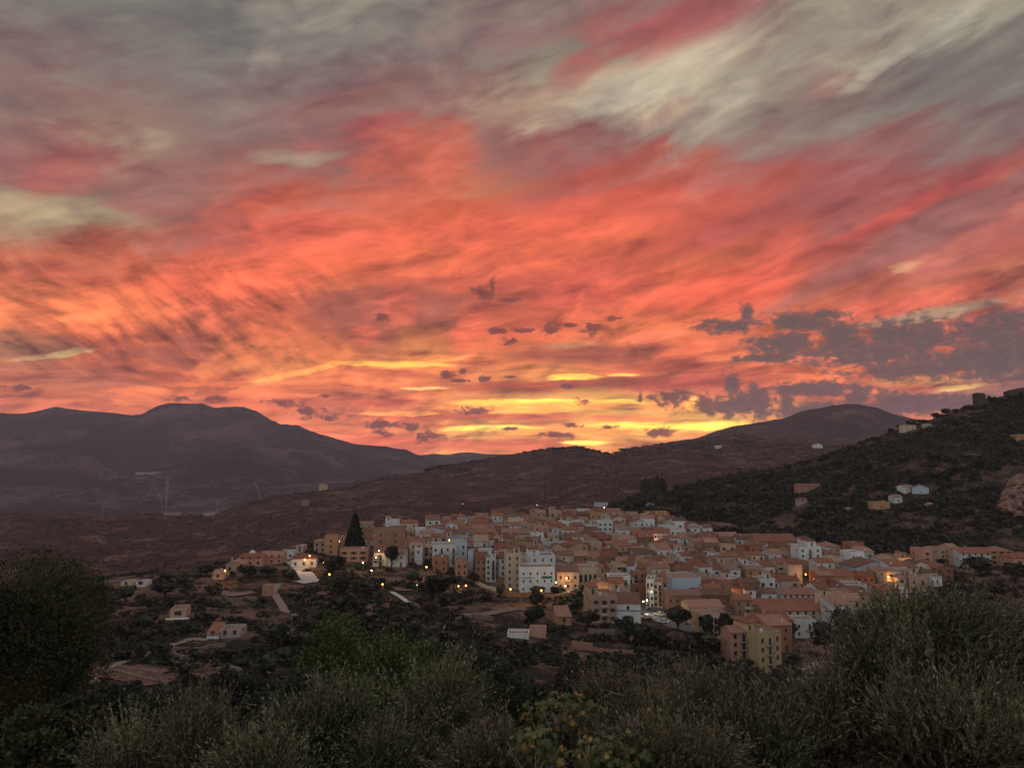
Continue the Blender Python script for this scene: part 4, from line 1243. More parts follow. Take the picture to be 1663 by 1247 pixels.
for q in sorted(real + specs, key=lambda q: q['y']):
    p0 = px_of(q['x'] - q['w'] / 2, q['y'], q['z'])
    p1 = px_of(q['x'] + q['w'] / 2, q['y'], q['z'] + q['h'] + 1.6)
    x0, x1, y0, y1 = int(max(0, p0[0])), int(min(1662, p1[0])), int(max(0, p1[1])), int(min(1246, p0[1]))
    q['free'] = int((~cover[y0:y1, x0:x1]).sum())
    cover[y0:y1, x0:x1] = True
specs = [q for q in specs if q['free'] > 22]
specs.sort(key=lambda q: -q['free'])
ROOM = max(0, 296 - len([q for q in real]))
rest = specs[ROOM:]
for q in specs[:ROOM]:
    make_house(q['x'], q['y'], q['z'], q['w'], q['d'], q['st'], q['rz'], q['wall'], q['roof'], q['rc'], balc=rf.choice((None, None, None, 1, 2, 3)), rr=rf, fh=q['fh'], door=q['deep'] < 6,
               win_w=rf.uniform(.7, 1.1), win_h=rf.uniform(.95, 1.4), lit=.012)
print('houses', len(real), 'specs', len(specs), 'rest', len(rest))
if rest:
    mats_ = list(WALLS.values()) + list(ROOFS.values())
    wi = {k: i for i, k in enumerate(WALLS)}
    ri_ = {k: i + len(WALLS) for i, k in enumerate(ROOFS)}
    big = MB()
    for q in rest:
        c, s_ = math.cos(q['rz']), math.sin(q['rz'])
        for me, mi_ in ((wall_mesh(q['roof'], q['w'], q['d'], q['h'], q['wall']), wi[q['wall']]), (roof_mesh(q['roof'], q['w'], q['d'], q['h'], q['rc']), ri_[q['rc']])):
            big.add([(q['x'] + v.co.x * c - v.co.y * s_, q['y'] + v.co.x * s_ + v.co.y * c, q['z'] + v.co.z) for v in me.vertices], [tuple(p.vertices) for p in me.polygons], mi_)
            bpy.data.meshes.remove(me)
    tag(link('rooftops', big.mesh('rooftops', mats_)), 'small roofs showing between the houses of the town', None, None, 'stuff')

# ---------------------------------------------------------------- labels: every house by its look and its place among known ones
MARKS = [((872, 940), 'the green sign building'), ((1252, 1063), 'the yellow block'), ((1115, 957), 'the pale blue building'), ((1316, 908), 'the white four storey house'),
         ((1422, 930), 'the light blue warehouse'), ((1251, 888), 'the big orange hall'), ((1075, 880), 'the upper white row windows'), ((1069, 838), 'the church block'),
         ((701, 868), 'the uppermost white gable'), ((630, 880), 'the square brown building'), ((722, 904), 'the white stepped cluster'), ((959, 940), 'the glowing arched building'),
         ((1586, 908), 'the long white right cluster house'), ((1290, 1006), 'the longest tiled terraces'), ((1020, 995), 'the plain roadside gable'), ((833, 930), 'the tall cream block'),
         ((797, 928), 'the narrow balcony front'), ((1300, 976), 'the low white tiled house'), ((777, 877), 'the low white arcade'), ((1247, 932), 'the white tiled pair'),
         ((1392, 985), 'the cream terrace by the olive'), ((1535, 932), 'the red gabled house'), ((1362, 948), 'the orange brown tiled house'), ((1173, 1030), 'the brown grey flats'),
         ((1056, 968), 'the lamp-lit corner building'), ((1110, 872), 'the upper balcony house'), ((1170, 879), 'the ochre long house')]
ORD = ['first', 'second', 'third', 'fourth', 'fifth', 'sixth', 'seventh', 'eighth', 'ninth', 'tenth', 'eleventh', 'twelfth', 'thirteenth', 'fourteenth', 'fifteenth', 'sixteenth', 'seventeenth', 'eighteenth']
sect = {}
for q in houses:
    if q['fixed']:
        continue
    px, py = px_of(q['x'], q['y'], q['z'] + q['h'] * .6)
    best = min(MARKS, key=lambda m_: math.hypot(px - m_[0][0], (py - m_[0][1]) * 1.8))
    ddx, ddy = px - best[0][0], (py - best[0][1]) * 1.8
    s_ = ('right of' if ddx > 0 else 'left of') if abs(ddx) > abs(ddy) else ('in front of' if ddy > 0 else 'behind')
    sect.setdefault((best[1], s_), []).append((math.hypot(ddx, ddy), q))
RN = {'terracotta': 'red tiled', 'brown': 'brown tiled', 'rosy': 'rosy tiled', 'faded': 'faded tiled'}
for (mk, s_), lst in sect.items():
    lst.sort(key=lambda t: t[0])
    for i, (_, q) in enumerate(lst):
        rt = 'flat roofed' if q['roof'] == 'flat' else RN[q['rc']] + {'eave': '', 'gable': ' gabled', 'shed': ' lean-to', 'hip': ' hipped'}[q['roof']]
        stt = {1: 'low', 2: 'two storey', 3: 'tall', 4: 'four storey'}.get(q['st'], 'tall')
        q['o']['label'] = '%s %s %s house, %s %s %s' % (q['wall'], rt, stt, ORD[min(i, 17)], s_, mk)

# ---------------------------------------------------------------- foliage materials
def m_leaf(name, c1, c2, c3=None, trans=.25, back=None):
    m, w, b = new_mat(name)
    p = pos_of(w)
    g = w.nt.nodes.new('ShaderNodeNewGeometry')
    oi = w.nt.nodes.new('ShaderNodeObjectInfo').outputs['Random']
    ri = g.outputs['Random Per Island']
    k = w.mix(ri, c1, c2)
    n = w.noise(w.nt.nodes.new('ShaderNodeTexCoord').outputs['Object'], .9, 3, .6)
    k = w.mix(w.rng(n, .4, .62), k, c1)
    if c3:
        k = w.mix(w.rng(ri, .88, .92), k, c3)
    v = w.rng(oi, 0, 1, .7, 1.25)
    k = w.mix(1.0, k, w.xyz(v, v, v), 'MULTIPLY')
    if back:
        k = w.mix(g.outputs['Backfacing'], k, back)
    w.put(b.inputs['Base Color'], k)
    b.inputs['Roughness'].default_value = .6
    b.inputs['Specular IOR Level'].default_value = .25
    return m


LEAF_DARK = m_leaf('dark_foliage', rgb(.022, .025, .014), rgb(.058, .058, .032))
LEAF_MID = m_leaf('mid_foliage', rgb(.030, .034, .018), rgb(.075, .08, .036))
LEAF_BROWN = m_leaf('brown_foliage', rgb(.055, .034, .024), rgb(.105, .07, .05))
LEAF_RIDGE = m_leaf('ridge_foliage', rgb(.030, .021, .017), rgb(.065, .043, .034))
LEAF_PINE = m_leaf('pine_needles', rgb(.034, .040, .016), rgb(.082, .088, .034), rgb(.09, .05, .025))
LEAF_CAROB = m_leaf('bright_foliage', rgb(.038, .052, .013), rgb(.125, .15, .034))
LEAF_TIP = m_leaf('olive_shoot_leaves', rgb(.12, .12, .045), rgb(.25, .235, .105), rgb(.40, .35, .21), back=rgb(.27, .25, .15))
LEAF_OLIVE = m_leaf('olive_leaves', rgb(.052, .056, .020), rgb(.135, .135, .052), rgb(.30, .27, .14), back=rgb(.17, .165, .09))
LEAF_OLIVE2 = m_leaf('olive_leaves_warm', rgb(.062, .050, .022), rgb(.15, .118, .052), rgb(.30, .22, .13), back=rgb(.18, .145, .085))
LEAF_FIG = m_leaf('fig_leaves', rgb(.06, .07, .022), rgb(.17, .165, .06), rgb(.30, .16, .04))
BARK = m_plain('bark', rgb(.09, .06, .045), .95, .1, ns=3, amp=.6)
BARK_PALE = m_plain('pale_bark', rgb(.24, .20, .16), .95, .1, ns=4, amp=.5)


def leaf_quads(P, N, L, Wd, r):
    """kite-shaped leaves at P, pointing along N"""
    n = len(P)
    N = N / (np.linalg.norm(N, axis=1, keepdims=True) + 1e-9)
    R = r.normal(size=(n, 3))
    S = np.cross(N, R)
    S /= (np.linalg.norm(S, axis=1, keepdims=True) + 1e-9)
    L = np.asarray(L).reshape(-1, 1)
    Wd = np.asarray(Wd).reshape(-1, 1)
    v = np.stack([P, P + N * L * .45 + S * Wd, P + N * L, P + N * L * .45 - S * Wd], 1).reshape(-1, 3)
    f = np.arange(4 * n).reshape(n, 4)
    return v, f


def crown_clumps(seed, rx, ry, rz_, n, size, lobes=9, lump=.45, flat=.35, up=.3, shape='round'):
    """leaf clumps spread through uneven lobes; unit crown centred at the origin"""
    r = np.random.default_rng(seed)
    C, Rr = [], []
    for i in range(lobes):
        d = r.normal(size=3)
        d /= np.linalg.norm(d)
        d[2] = d[2] * .8 + .12
        q = r.uniform(.35, .72)
        C.append(d * q)
        Rr.append(r.uniform(.28, .52))
    C.append(np.zeros(3))
    Rr.append(.6)
    C, Rr = np.array(C), np.array(Rr)
    k = r.integers(0, len(C), n)
    d = r.normal(size=(n, 3))
    d /= np.linalg.norm(d, axis=1, keepdims=True)
    rad = Rr[k] * r.uniform(.35, 1.0, n) ** .45 * (1 + r.normal(0, .08, n))
    P = C[k] + d * rad[:, None]
    if shape == 'cone':
        t = np.clip(r.uniform(0, 1, n) ** .8, 0, 1)
        an = r.uniform(0, 2 * PI, n)
        tier = 1 + .28 * np.sin(t * 46 + 2 * np.sin(an * 3))
        rr_ = (1 - t) ** .85 * tier * r.uniform(.3, 1, n) ** .4
        P = np.stack([rr_ * np.cos(an), rr_ * np.sin(an), t * 2 - 1], 1)
        d = np.stack([np.cos(an), np.sin(an), np.full(n, .15)], 1)
    if shape == 'column':
        t = r.uniform(-1, 1, n)
        an = r.uniform(0, 2 * PI, n)
        rr_ = np.sqrt(np.clip(1 - t ** 2, 0, 1)) ** .7 * (.85 + .25 * np.sin(t * 9 + an * 2)) * r.uniform(.3, 1, n) ** .4
        P = np.stack([rr_ * np.cos(an), rr_ * np.sin(an), t], 1)
        d = np.stack([np.cos(an) * .4, np.sin(an) * .4, np.full(n, 1.)], 1)
    S = np.array([rx, ry, rz_])
    P = P * S
    N = d * S / max(S) + r.normal(0, .55, (n, 3)) + np.array([0, 0, up])
    sz = size * r.uniform(.6, 1.3, n)
    return leaf_quads(P - N / (np.linalg.norm(N, axis=1, keepdims=True)) * sz[:, None] * .4, N, sz, sz * flat, r)


def core(seed, rx, ry, rz_, k=.62):
    """closed dark heart of a far crown, so it does not look hollow"""
    r = np.random.default_rng(seed + 500)
    nu, nv = 9, 6
    v, f = [], []
    for j in range(nv + 1):
        th = PI * j / nv
        for i in range(nu):
            ph = 2 * PI * i / nu
            q = k * (1 + .3 * r.uniform(-1, 1))
            v.append((q * rx * math.sin(th) * math.cos(ph), q * ry * math.sin(th) * math.sin(ph), q * rz_ * math.cos(th)))
    for j in range(nv):
        for i in range(nu):
            f.append((j * nu + i, j * nu + (i + 1) % nu, (j + 1) * nu + (i + 1) % nu, (j + 1) * nu + i))
    return np.array(v), np.array(f)


def joined(parts_):
    V, Fc, o = [], [], 0
    for v, f in parts_:
        V.append(v)
        Fc.append(f + o)
        o += len(v)
    return np.concatenate(V), np.concatenate(Fc)


def far_crown(seed, mat, shape='round', n=520, size=.22, rz_=.8, k=.6):
    a = crown_clumps(seed, 1, 1, rz_, n, size, lobes=8, flat=.42, shape=shape)
    pr = [a]
    if shape == 'round':
        pr.append(core(seed, 1, 1, rz_, k))
    elif shape == 'column':
        pr.append(core(seed, .8, .8, .95, .8))
    v, f = joined(pr)
    return mesh_np('crown', v, f, mat)


CROWNS = {m_: [far_crown(100 + 7 * i + j, mt, 'round', 480, .25, z_) for i, z_ in enumerate((.72, .85, .95, .8))]
          for j, (m_, mt) in enumerate((('dark', LEAF_DARK), ('mid', LEAF_MID), ('brown', LEAF_BROWN)))}
TRUNK = MB().tube([(0, 0, -.9), (.03, 0, -.3), (0, .02, .4)], [.1, .075, .03], 6)
TRUNK.tube([(.02, 0, -.45), (.28, .1, .1)], [.05, .02], 5).tube([(.02, 0, -.4), (-.25, -.12, .15)], [.05, .02], 5)
TRUNK = TRUNK.mesh('trunk', BARK)
trees = []


def far_tree(x, y, z, r_, h, kind, label, group, name='tree', rr=None, shape=None):
    """crown radius r_, total height h"""
    rr = rr or rnd
    t = thing(name, label, 'tree', (x, y, z), rr.uniform(0, 6.28), group)
    me = shape or rr.choice(CROWNS[kind])
    ch_ = h * .46
    link('trunk', TRUNK, t, (0, 0, h * .45), 0, (r_ * .9, r_ * .9, h * .55))
    link('crown', me, t, (0, 0, h - ch_ * .92), rr.uniform(0, 6.28), (r_, r_, ch_))
    trees.append((x, y))
    return t


def tree_px(px, pb, r_px, h_px, kind, label, group, **k):
    x, y, z = ground_at(px, pb, 60)
    s_ = y / F
    return far_tree(x, y, z - .3, r_px * s_, h_px * s_ + .3, kind, label, group, **k)


TG = 'trees in and below the town'
# trees one can tell apart
CONIF = mesh_np('crown', *crown_clumps(300, 1, 1, 1, 2600, .30, shape='cone', flat=.3, up=-.1), LEAF_DARK)
x, y, z = ground_at(576, 893, 60)
s_ = y / F
t = thing('conifer', 'tall dark pointed conifer standing above the left houses', 'tree', (x, y, z))
link('trunk', MB().tube([(0, 0, -1), (0, 0, 52 * s_)], [.4, .05], 7).mesh('trunk', BARK), t)
link('crown', CONIF, t, (0, 0, 30 * s_), 0, (15 * s_, 15 * s_, 27 * s_))
tree_px(636, 922, 15, 40, 'dark', 'round dark tree with a bare stem in front of the square brown building', TG)
tree_px(1101, 1030, 24, 52, 'dark', 'big round dark tree at the roadside below the pale blue building', TG)
tree_px(1149, 1046, 14, 52, 'dark', 'narrower of the twin dark trees before the brown grey flats', TG)
tree_px(1177, 1052, 17, 62, 'dark', 'taller rounded tree, right of the twin dark trees', TG)
tree_px(1166, 1062, 13, 22, 'dark', 'small bush-like tree below the twin dark trees', TG)
tree_px(1018, 1046, 18, 50, 'dark', 'pointed dark tree in front of the plain roadside gable', TG)
tree_px(1040, 1050, 20, 40, 'dark', 'broad dark tree right of the pointed roadside tree', TG)
tree_px(1100, 1060, 26, 38, 'brown', 'wide brownish bush tree below the road', TG)
tree_px(1340, 1066, 24, 62, 'dark', 'large dark tree beside the red side wall of the yellow block', TG)
tree_px(1372, 1040, 20, 58, 'dark', 'dark tree behind the olive top, below the cream terrace', TG)
tree_px(1285, 1036, 13, 26, 'dark', 'rounded tree among the long tiled terraces', TG)
tree_px(983, 957, 7, 14, 'dark', 'small tree left of the street lamp in the arched building yard', TG)
tree_px(949, 968, 11, 22, 'dark', 'dark tree at the left corner of the arched building', TG)
tree_px(812, 968, 9, 18, 'dark', 'small tree at the foot of the tall cream block', TG)
tree_px(770, 950, 13, 22, 'dark', 'dark tree below the narrow balcony front', TG)
tree_px(775, 927, 5, 12, 'dark', 'little tree against the brown tiled house', TG)
tree_px(736, 958, 16, 28, 'dark', 'dark tree below the stepped white cluster', TG)
tree_px(703, 990, 30, 66, 'dark', 'very large dark tree on the slope below the white stepped cluster', TG)
tree_px(872, 975, 14, 26, 'dark', 'tree below the wall of the green sign building', TG)
tree_px(905, 968, 15, 20, 'dark', 'low tree right of the green sign building', TG)
tree_px(670, 950, 16, 26, 'dark', 'dark tree below the round town tree', TG)
tree_px(1001, 888, 4, 11, 'dark', 'little dark tree on a terrace in the upper town', TG)
tree_px(1031, 892, 7, 20, 'dark', 'dark tree by the orange lamps of the upper town', TG)
tree_px(991, 892, 12, 24, 'dark', 'peaked dark tree behind the white balcony houses of the upper town', TG)
tree_px(1084, 897, 5, 24, 'dark', 'slim dark tree beside the upper white row windows', TG)
tree_px(1247, 957, 8, 14, 'dark', 'small round tree in the lane under the yellow lamp', TG)
tree_px(1300, 957, 4, 10, 'dark', 'tiny tree beside the white four storey house', TG)
tree_px(807, 885, 8, 14, 'dark', 'dark tree beside the low white arcade', TG)
tree_px(1530, 920, 11, 14, 'dark', 'dark tree before the isolated right cluster', TG)
tree_px(1592, 935, 28, 34, 'dark', 'wide dark tree below the isolated right cluster', TG)
tree_px(1650, 945, 25, 34, 'dark', 'dark tree at the right edge below the town', TG)
tree_px(1615, 975, 24, 40, 'brown', 'brownish tree at the right edge behind the olive', TG)
tree_px(510, 905, 6, 12, 'dark', 'small tree by the white villa on the left arm', TG)
tree_px(540, 940, 20, 44, 'dark', 'dark tree right of the white driveway', TG)
tree_px(556, 905, 9, 16, 'dark', 'dark shrub tree left of the conifer base', TG)
tree_px(592, 905, 12, 20, 'dark', 'dark shrub tree right of the conifer base', TG)
tree_px(470, 946, 17, 24, 'dark', 'dark tree left of the white driveway', TG)
tree_px(436, 938, 17, 20, 'dark', 'dark tree below the red roofed villas', TG)
tree_px(405, 938, 14, 16, 'dark', 'low dark tree below the domed villa', TG)
tree_px(335, 935, 16, 20, 'dark', 'dark tree left of the beige spur cottage', TG)
tree_px(566, 948, 14, 22, 'brown', 'brown leaved tree below the salmon villa', TG)
x, y, z = ground_at(466, 903, 60)

CYP = mesh_np('crown', *crown_clumps(320, 1, 1, 1, 700, .24, shape='column', flat=.3, up=1.0), LEAF_DARK)
for i, (px, pb, hp) in enumerate(((1043, 802, 20), (1049, 802, 24), (1055, 801, 23), (1062, 800, 21), (1068, 800, 26), (1075, 799, 22), (1080, 799, 18))):
    x, y, z = ground_at(px, pb, 400)
    s_ = y / F
    t = thing('cypress', 'tall dark cypress in the row on the hillside behind town', 'tree', (x, y, z - .5), i * 1.3, 'cypress row behind the town')
    link('trunk', MB().tube([(0, 0, 0), (0, 0, hp * s_ * .8)], [.3, .05], 6).mesh('trunk', BARK), t)
    link('crown', CYP, t, (0, 0, hp * s_ * .55), i * .9, (4.2 * s_, 4.2 * s_, hp * s_ * .5))

# trees on the slopes below the town, one by one
rt_ = random.Random(5)
KEEP = [(450, 985, 20, 45), (490, 930, 35, 26), (220, 1100, 60, 18), (290, 1000, 22, 12), (370, 1034, 42, 14), (1085, 1010, 50, 22), (970, 1055, 60, 12), (800, 995, 46, 14), (915, 1010, 22, 12), (850, 1034, 40, 8),
        (432, 962, 14, 12), (340, 1045, 60, 14), (355, 1095, 40, 10), (870, 1092, 30, 10), (1330, 1080, 30, 14), (165, 1095, 22, 18), (215, 952, 30, 8), (650, 970, 26, 12), (610, 1006, 1, 1), (345, 940, 20, 10), (400, 962, 26, 10), (380, 975, 16, 6)]


def clear(px, py, r_):
    return all(abs(px - a) > c + r_ * .8 or abs(py - b - r_ * .3) > d + r_ * .6 for a, b, c, d in KEEP)


def town_hit(x, y):
    return any(abs(x - q['x']) < q['w'] * .5 + 2.5 and -2.5 < y - q['y'] < q['d'] + 2 for q in houses)


n_ = 0
tries = 0
placed = []
while n_ < 140 and tries < 5000:
    tries += 1
    px = rt_.uniform(120, 1330)
    py = rt_.uniform(935, 1135)
    lo = ip(px, [(120, 950), (200, 955), (350, 930), (480, 945), (700, 950), (800, 972), (960, 978), (1000, 1030), (1180, 1062), (1330, 1090)])
    if py < lo:
        continue
    x, y, z = ground_at(px, py, 90)
    r_ = rt_.uniform(9, 24) * (250 / y) ** .8
    if not clear(px, py, r_) or town_hit(x, y) or any(math.hypot(px - a, (py - b) * 1.5) < (r_ + c) * .62 for a, b, c in placed):
        continue
    placed.append((px, py, r_))
    s_ = y / F
    wh = 'left valley' if px < 430 else ('slope under the left arm of town' if px < 700 else ('orchard slope under the middle of town' if px < 980 else 'slope under the road'))
    kind = rt_.choices(['dark', 'mid', 'brown'], [60, 22, 18])[0]
    far_tree(x, y, z - .3, r_ * s_, r_ * s_ * rt_.uniform(1.4, 2.0), kind, '%s bushy tree on the %s' % ({'dark': 'dark green', 'mid': 'dull green', 'brown': 'brownish'}[kind], wh), 'trees on the ' + wh, rr=rt_)
    n_ += 1

# trees that break the line of the dark hill, and the larger ones on it
n2 = 0
tries = 0
SKYL = [(1280, 758), (1310, 750), (1334, 742), (1352, 736), (1378, 728), (1400, 722), (1420, 713), (1447, 703), (1463, 700), (1480, 693), (1497, 690), (1520, 680), (1536, 674), (1552, 669), (1575, 664), (1612, 657), (1630, 652),
        (1645, 648), (1658, 643), (1225, 770), (1190, 772), (1160, 780), (1120, 790), (1100, 797), (1025, 812), (1000, 818), (975, 832), (950, 838)]
for px, py in SKYL:
    Yr = float(ip(px, Y_C)) - rt_.uniform(4, 22)
    b_ = bearing_of(px, py)
    z = zl(b_ * Yr, Yr)
    s_ = Yr / F
    far_tree(b_ * Yr, Yr, z - 1, rt_.uniform(6, 12) * s_, rt_.uniform(8, 15) * s_, rt_.choice(('dark', 'dark', 'brown')), 'dark tree standing on the skyline of the castle hill', 'trees on the skyline of the dark hill', rr=rt_)
HK = [(1487, 797, 26, 14), (1455, 812, 16, 10), (1432, 822, 22, 9), (1315, 793, 24, 8), (1478, 696, 16, 8), (1508, 690, 10, 6), (1655, 790, 28, 34), (1660, 710, 16, 6), (1304, 815, 12, 6), (1550, 735, 60, 6), (1512, 821, 7, 5)]
hp_ = []
while n2 < 52 and tries < 3000:
    tries += 1
    px, py = rt_.uniform(1000, 1663), rt_.uniform(690, 895)
    if py < ip(px, R_C) + 8 or any(abs(px - a) < c + 8 and abs(py - 3 - b) < d + 7 for a, b, c, d in HK):
        continue
    if py > ip(px, [(1000, 838), (1140, 868), (1300, 888), (1420, 898), (1500, 906), (1530, 888), (1640, 884), (1663, 905)]):
        continue
    x, y, z = ground_at(px, py, 420)
    r_ = rt_.uniform(8, 15)
    if any(math.hypot(px - a, (py - b) * 1.5) < (r_ + c) * .7 for a, b, c in hp_):
        continue
    hp_.append((px, py, r_))
    s_ = y / F
    zone = 'upper' if py < 770 else ('middle' if py < 830 else 'lowest')
    far_tree(x, y, z - .5, r_ * s_, r_ * s_ * rt_.uniform(1.3, 1.8), rt_.choices(['dark', 'mid', 'brown'], [72, 13, 15])[0], 'dense bushy tree on the %s slope of the dark hill' % zone, 'trees on the %s slope of the dark hill' % zone, rr=rt_)
    n2 += 1
# round trees along the brown ridge behind the town
for i, (px, dp, r_) in enumerate(((698, 3, 7), (706, 2, 8), (716, 3, 7), (727, 2, 4), (852, 1, 3), (868, 1, 4), (880, 2, 5), (894, 3, 7), (903, 3, 6), (914, 2, 5), (928, 3, 6), (938, 4, 7), (950, 3, 6), (962, 2, 5), (972, 2, 4),
                                 (984, 1, 4), (1001, 2, 5), (1012, 3, 6), (1022, 3, 6), (1032, 2, 5), (1045, 2, 4), (1052, 1, 3), (1065, 3, 2.4), (1075, 4, 2.6))):
    Yr = float(ip(px, Y_B)) - 15
    py = float(ip(px, R_B))
    b_ = bearing_of(px, py)
    z = zl(b_ * Yr, Yr)
    s_ = Yr / F
    far_tree(b_ * Yr, Yr, z - r_ * s_ * .75, r_ * s_ * rt_.uniform(1.2, 1.9), r_ * s_ * 1.45, 'brown' if i % 3 else 'dark', 'round tree silhouetted on the brown ridge behind town', 'trees along the brown ridge', rr=rt_)

# ---------------------------------------------------------------- scrub too dense to count
def scrub(name, label, pts_, sizes, per, mat, seed, hscale=.8):
    r = np.random.default_rng(seed)
    P = np.asarray(pts_, float)
    n = len(P)
    sz = np.asarray(sizes, float)
    k = np.repeat(np.arange(n), per)
    d = r.normal(size=(n * per, 3))
    d /= np.linalg.norm(d, axis=1, keepdims=True)
    d[:, 2] = np.abs(d[:, 2]) * 1.1 - .1
    q = P[k] + d * sz[k][:, None] * np.array([1, 1, hscale]) * (r.uniform(.5, 1.0, n * per)[:, None])
    nn = d + r.normal(0, .7, d.shape)
    L = sz[k] * r.uniform(.35, .75, n * per)
    v, f = leaf_quads(q - nn / np.linalg.norm(nn, axis=1, keepdims=True) * L[:, None] * .5, nn, L, L * .42, r)
    o = link(name, mesh_np(name, v, f, mat))
    tag(o, label, None, None, 'stuff')
    return o


def scatter(n, pxa, pxb, ya, yb, fn, thr, cell, seed, ok=None, power=1.0):
    r = np.random.default_rng(seed)
    out = []
    u = r.uniform(pxa, pxb, n * 4)
    yy_ = (ya ** (1 - power) + r.uniform(0, 1, n * 4) * (yb ** (1 - power) - ya ** (1 - power))) ** (1 / (1 - power)) if power != 1.0 else np.exp(r.uniform(math.log(ya), math.log(yb), n * 4))
    a = (u - 831.5) / (F * .998)
    X = a * yy_
    keep_ = (fbm(X / cell, yy_ / cell, 3, seed) + r.normal(0, .12, len(X))) > thr
    X, Yv = X[keep_][:n], yy_[keep_][:n]
    Z = fn(X, Yv)
    pr = np.stack([X, Yv, Z], 1)
    if ok is not None:
        m_ = ok(pr)
        pr = pr[m_]
    return pr


def vis_px(pr):
    dep = pr[:, 1] * CT + pr[:, 2] * ST
    return 831.5 + F * pr[:, 0] / dep, 623.5 - F * (-pr[:, 1] * ST + pr[:, 2] * CT) / dep


def ok_castle(pr):
    zz = z_castle(pr[:, 0], pr[:, 1]) > z_ground(pr[:, 0], np.minimum(pr[:, 1], 799)) - .5
    u, v = vis_px(pr)
    m_ = zz.copy()
    for a, b, c, d in HK:
        m_ &= ~((abs(u - a) < c) & (abs(v - b - 2) < d))
    m_ &= ~((v > 722) & (v < 734) & (u > 1470) & (u < 1600) & (np.sin(u * .3) > -.7))
    return m_


pc_ = scatter(5200, 940, 1760, 425, 850, z_castle, -.08, 38, 71, ok_castle, .4)
r_s = np.random.default_rng(4)
scrub('hillside_scrub', 'dense dark scrub covering the castle hill', pc_, r_s.uniform(1.6, 4.6, len(pc_)), 34, LEAF_DARK, 72)
pc2 = scatter(1500, 940, 1760, 425, 850, z_castle, .08, 30, 171, ok_castle, .4)
scrub('hillside_bushes', 'brownish bushes in the clearings of the castle hill', pc2, r_s.uniform(1.0, 3.0, len(pc2)), 24, LEAF_BROWN, 172)
pb_ = scatter(9500, -60, 1500, 640, 2150, z_brown, -.12, 120, 73, None, .6)
scrub('ridge_scrub', 'brownish scrub dotting the hill behind the town', pb_, r_s.uniform(1.0, 3.4, len(pb_)) * np.clip(pb_[:, 1] / 1100, .8, 1.6), 12, LEAF_RIDGE, 74, .7)
hx = np.array([(q['x'], q['y'], q['w'], q['d']) for q in houses])


def ok_valley(pr):
    u, v = vis_px(pr)
    m_ = np.ones(len(pr), bool)
    for a, b, c, d in KEEP:
        m_ &= ~((abs(u - a) < c) & (abs(v - b) < d))
    for hx_, hy_, hw_, hd_ in hx:
        m_ &= ~((abs(pr[:, 0] - hx_) < hw_ * .5 + 1.2) & (pr[:, 1] > hy_ - 1.5) & (pr[:, 1] < hy_ + hd_ + 1))
    intown = (v < np.interp(u, *np.array(FRONT).T)) & (v > np.interp(u, *np.array(BACK).T)) & (u > 560)
    m_ &= ~(intown & (np.sin(u * 12.9 + v * 7.1) < .8))
    return m_


pv_ = scatter(9000, -80, 1750, 110, 440, z_ground, -.10, 26, 75, ok_valley, .5)
scrub('valley_scrub', 'dark undergrowth between the trees below the town', pv_, r_s.uniform(.6, 2.6, len(pv_)), 26, LEAF_DARK, 76)
pw_ = scatter(2400, -80, 1750, 110, 430, z_ground, .02, 20, 77, ok_valley, .5)
scrub('dry_grass', 'brown dry grass and low weeds on the valley banks', pw_, r_s.uniform(.4, 1.3, len(pw_)), 20, LEAF_BROWN, 78, .5)

pn_ = scatter(5200, -500, 2100, 3.2, 60, z_ground, -.9, 5, 79, None, .6)
scrub('near_undergrowth', 'dark grass and bramble under the near olive trees', pn_, r_s.uniform(.12, .4, len(pn_)) * np.clip(pn_[:, 1] / 9, .7, 3.2), 16, LEAF_DARK, 80, 1.1)

ps_ = scatter(3600, -200, 1900, 42, 135, z_ground, -.9, 5, 81, None, .6)
scrub('slope_undergrowth', 'dark bushes filling the steep slope under the near trees', ps_, r_s.uniform(.7, 2.2, len(ps_)), 22, LEAF_DARK, 82, .9)

# ---------------------------------------------------------------- lamps
LPOLE = MB().tube([(0, 0, 0), (0, 0, .3), (0, 0, 5.6)], [.13, .08, .055], 7).mesh('pole', RAIL)
LARM = MB().tube([(0, 0, 5.55), (0, -.35, 5.85), (0, -.9, 5.95)], [.045, .04, .035], 6).mesh('arm', RAIL)
LHEAD = MB().box(-.16, .16, -1.25, -.8, 5.94, 6.05).mesh('lamp_head', RAIL)


def glow_ball(mat, r_):
    b = MB()
    b.tube([(0, -1.02, 5.94 - r_ * 2), (0, -1.02, 5.94 - r_ * 1.7), (0, -1.02, 5.94 - r_), (0, -1.02, 5.94 - r_ * .3), (0, -1.02, 5.94)], [r_ * .3, r_ * .75, r_, r_ * .8, r_ * .5], 10)
    return b.mesh('lamp_glass', mat, True)


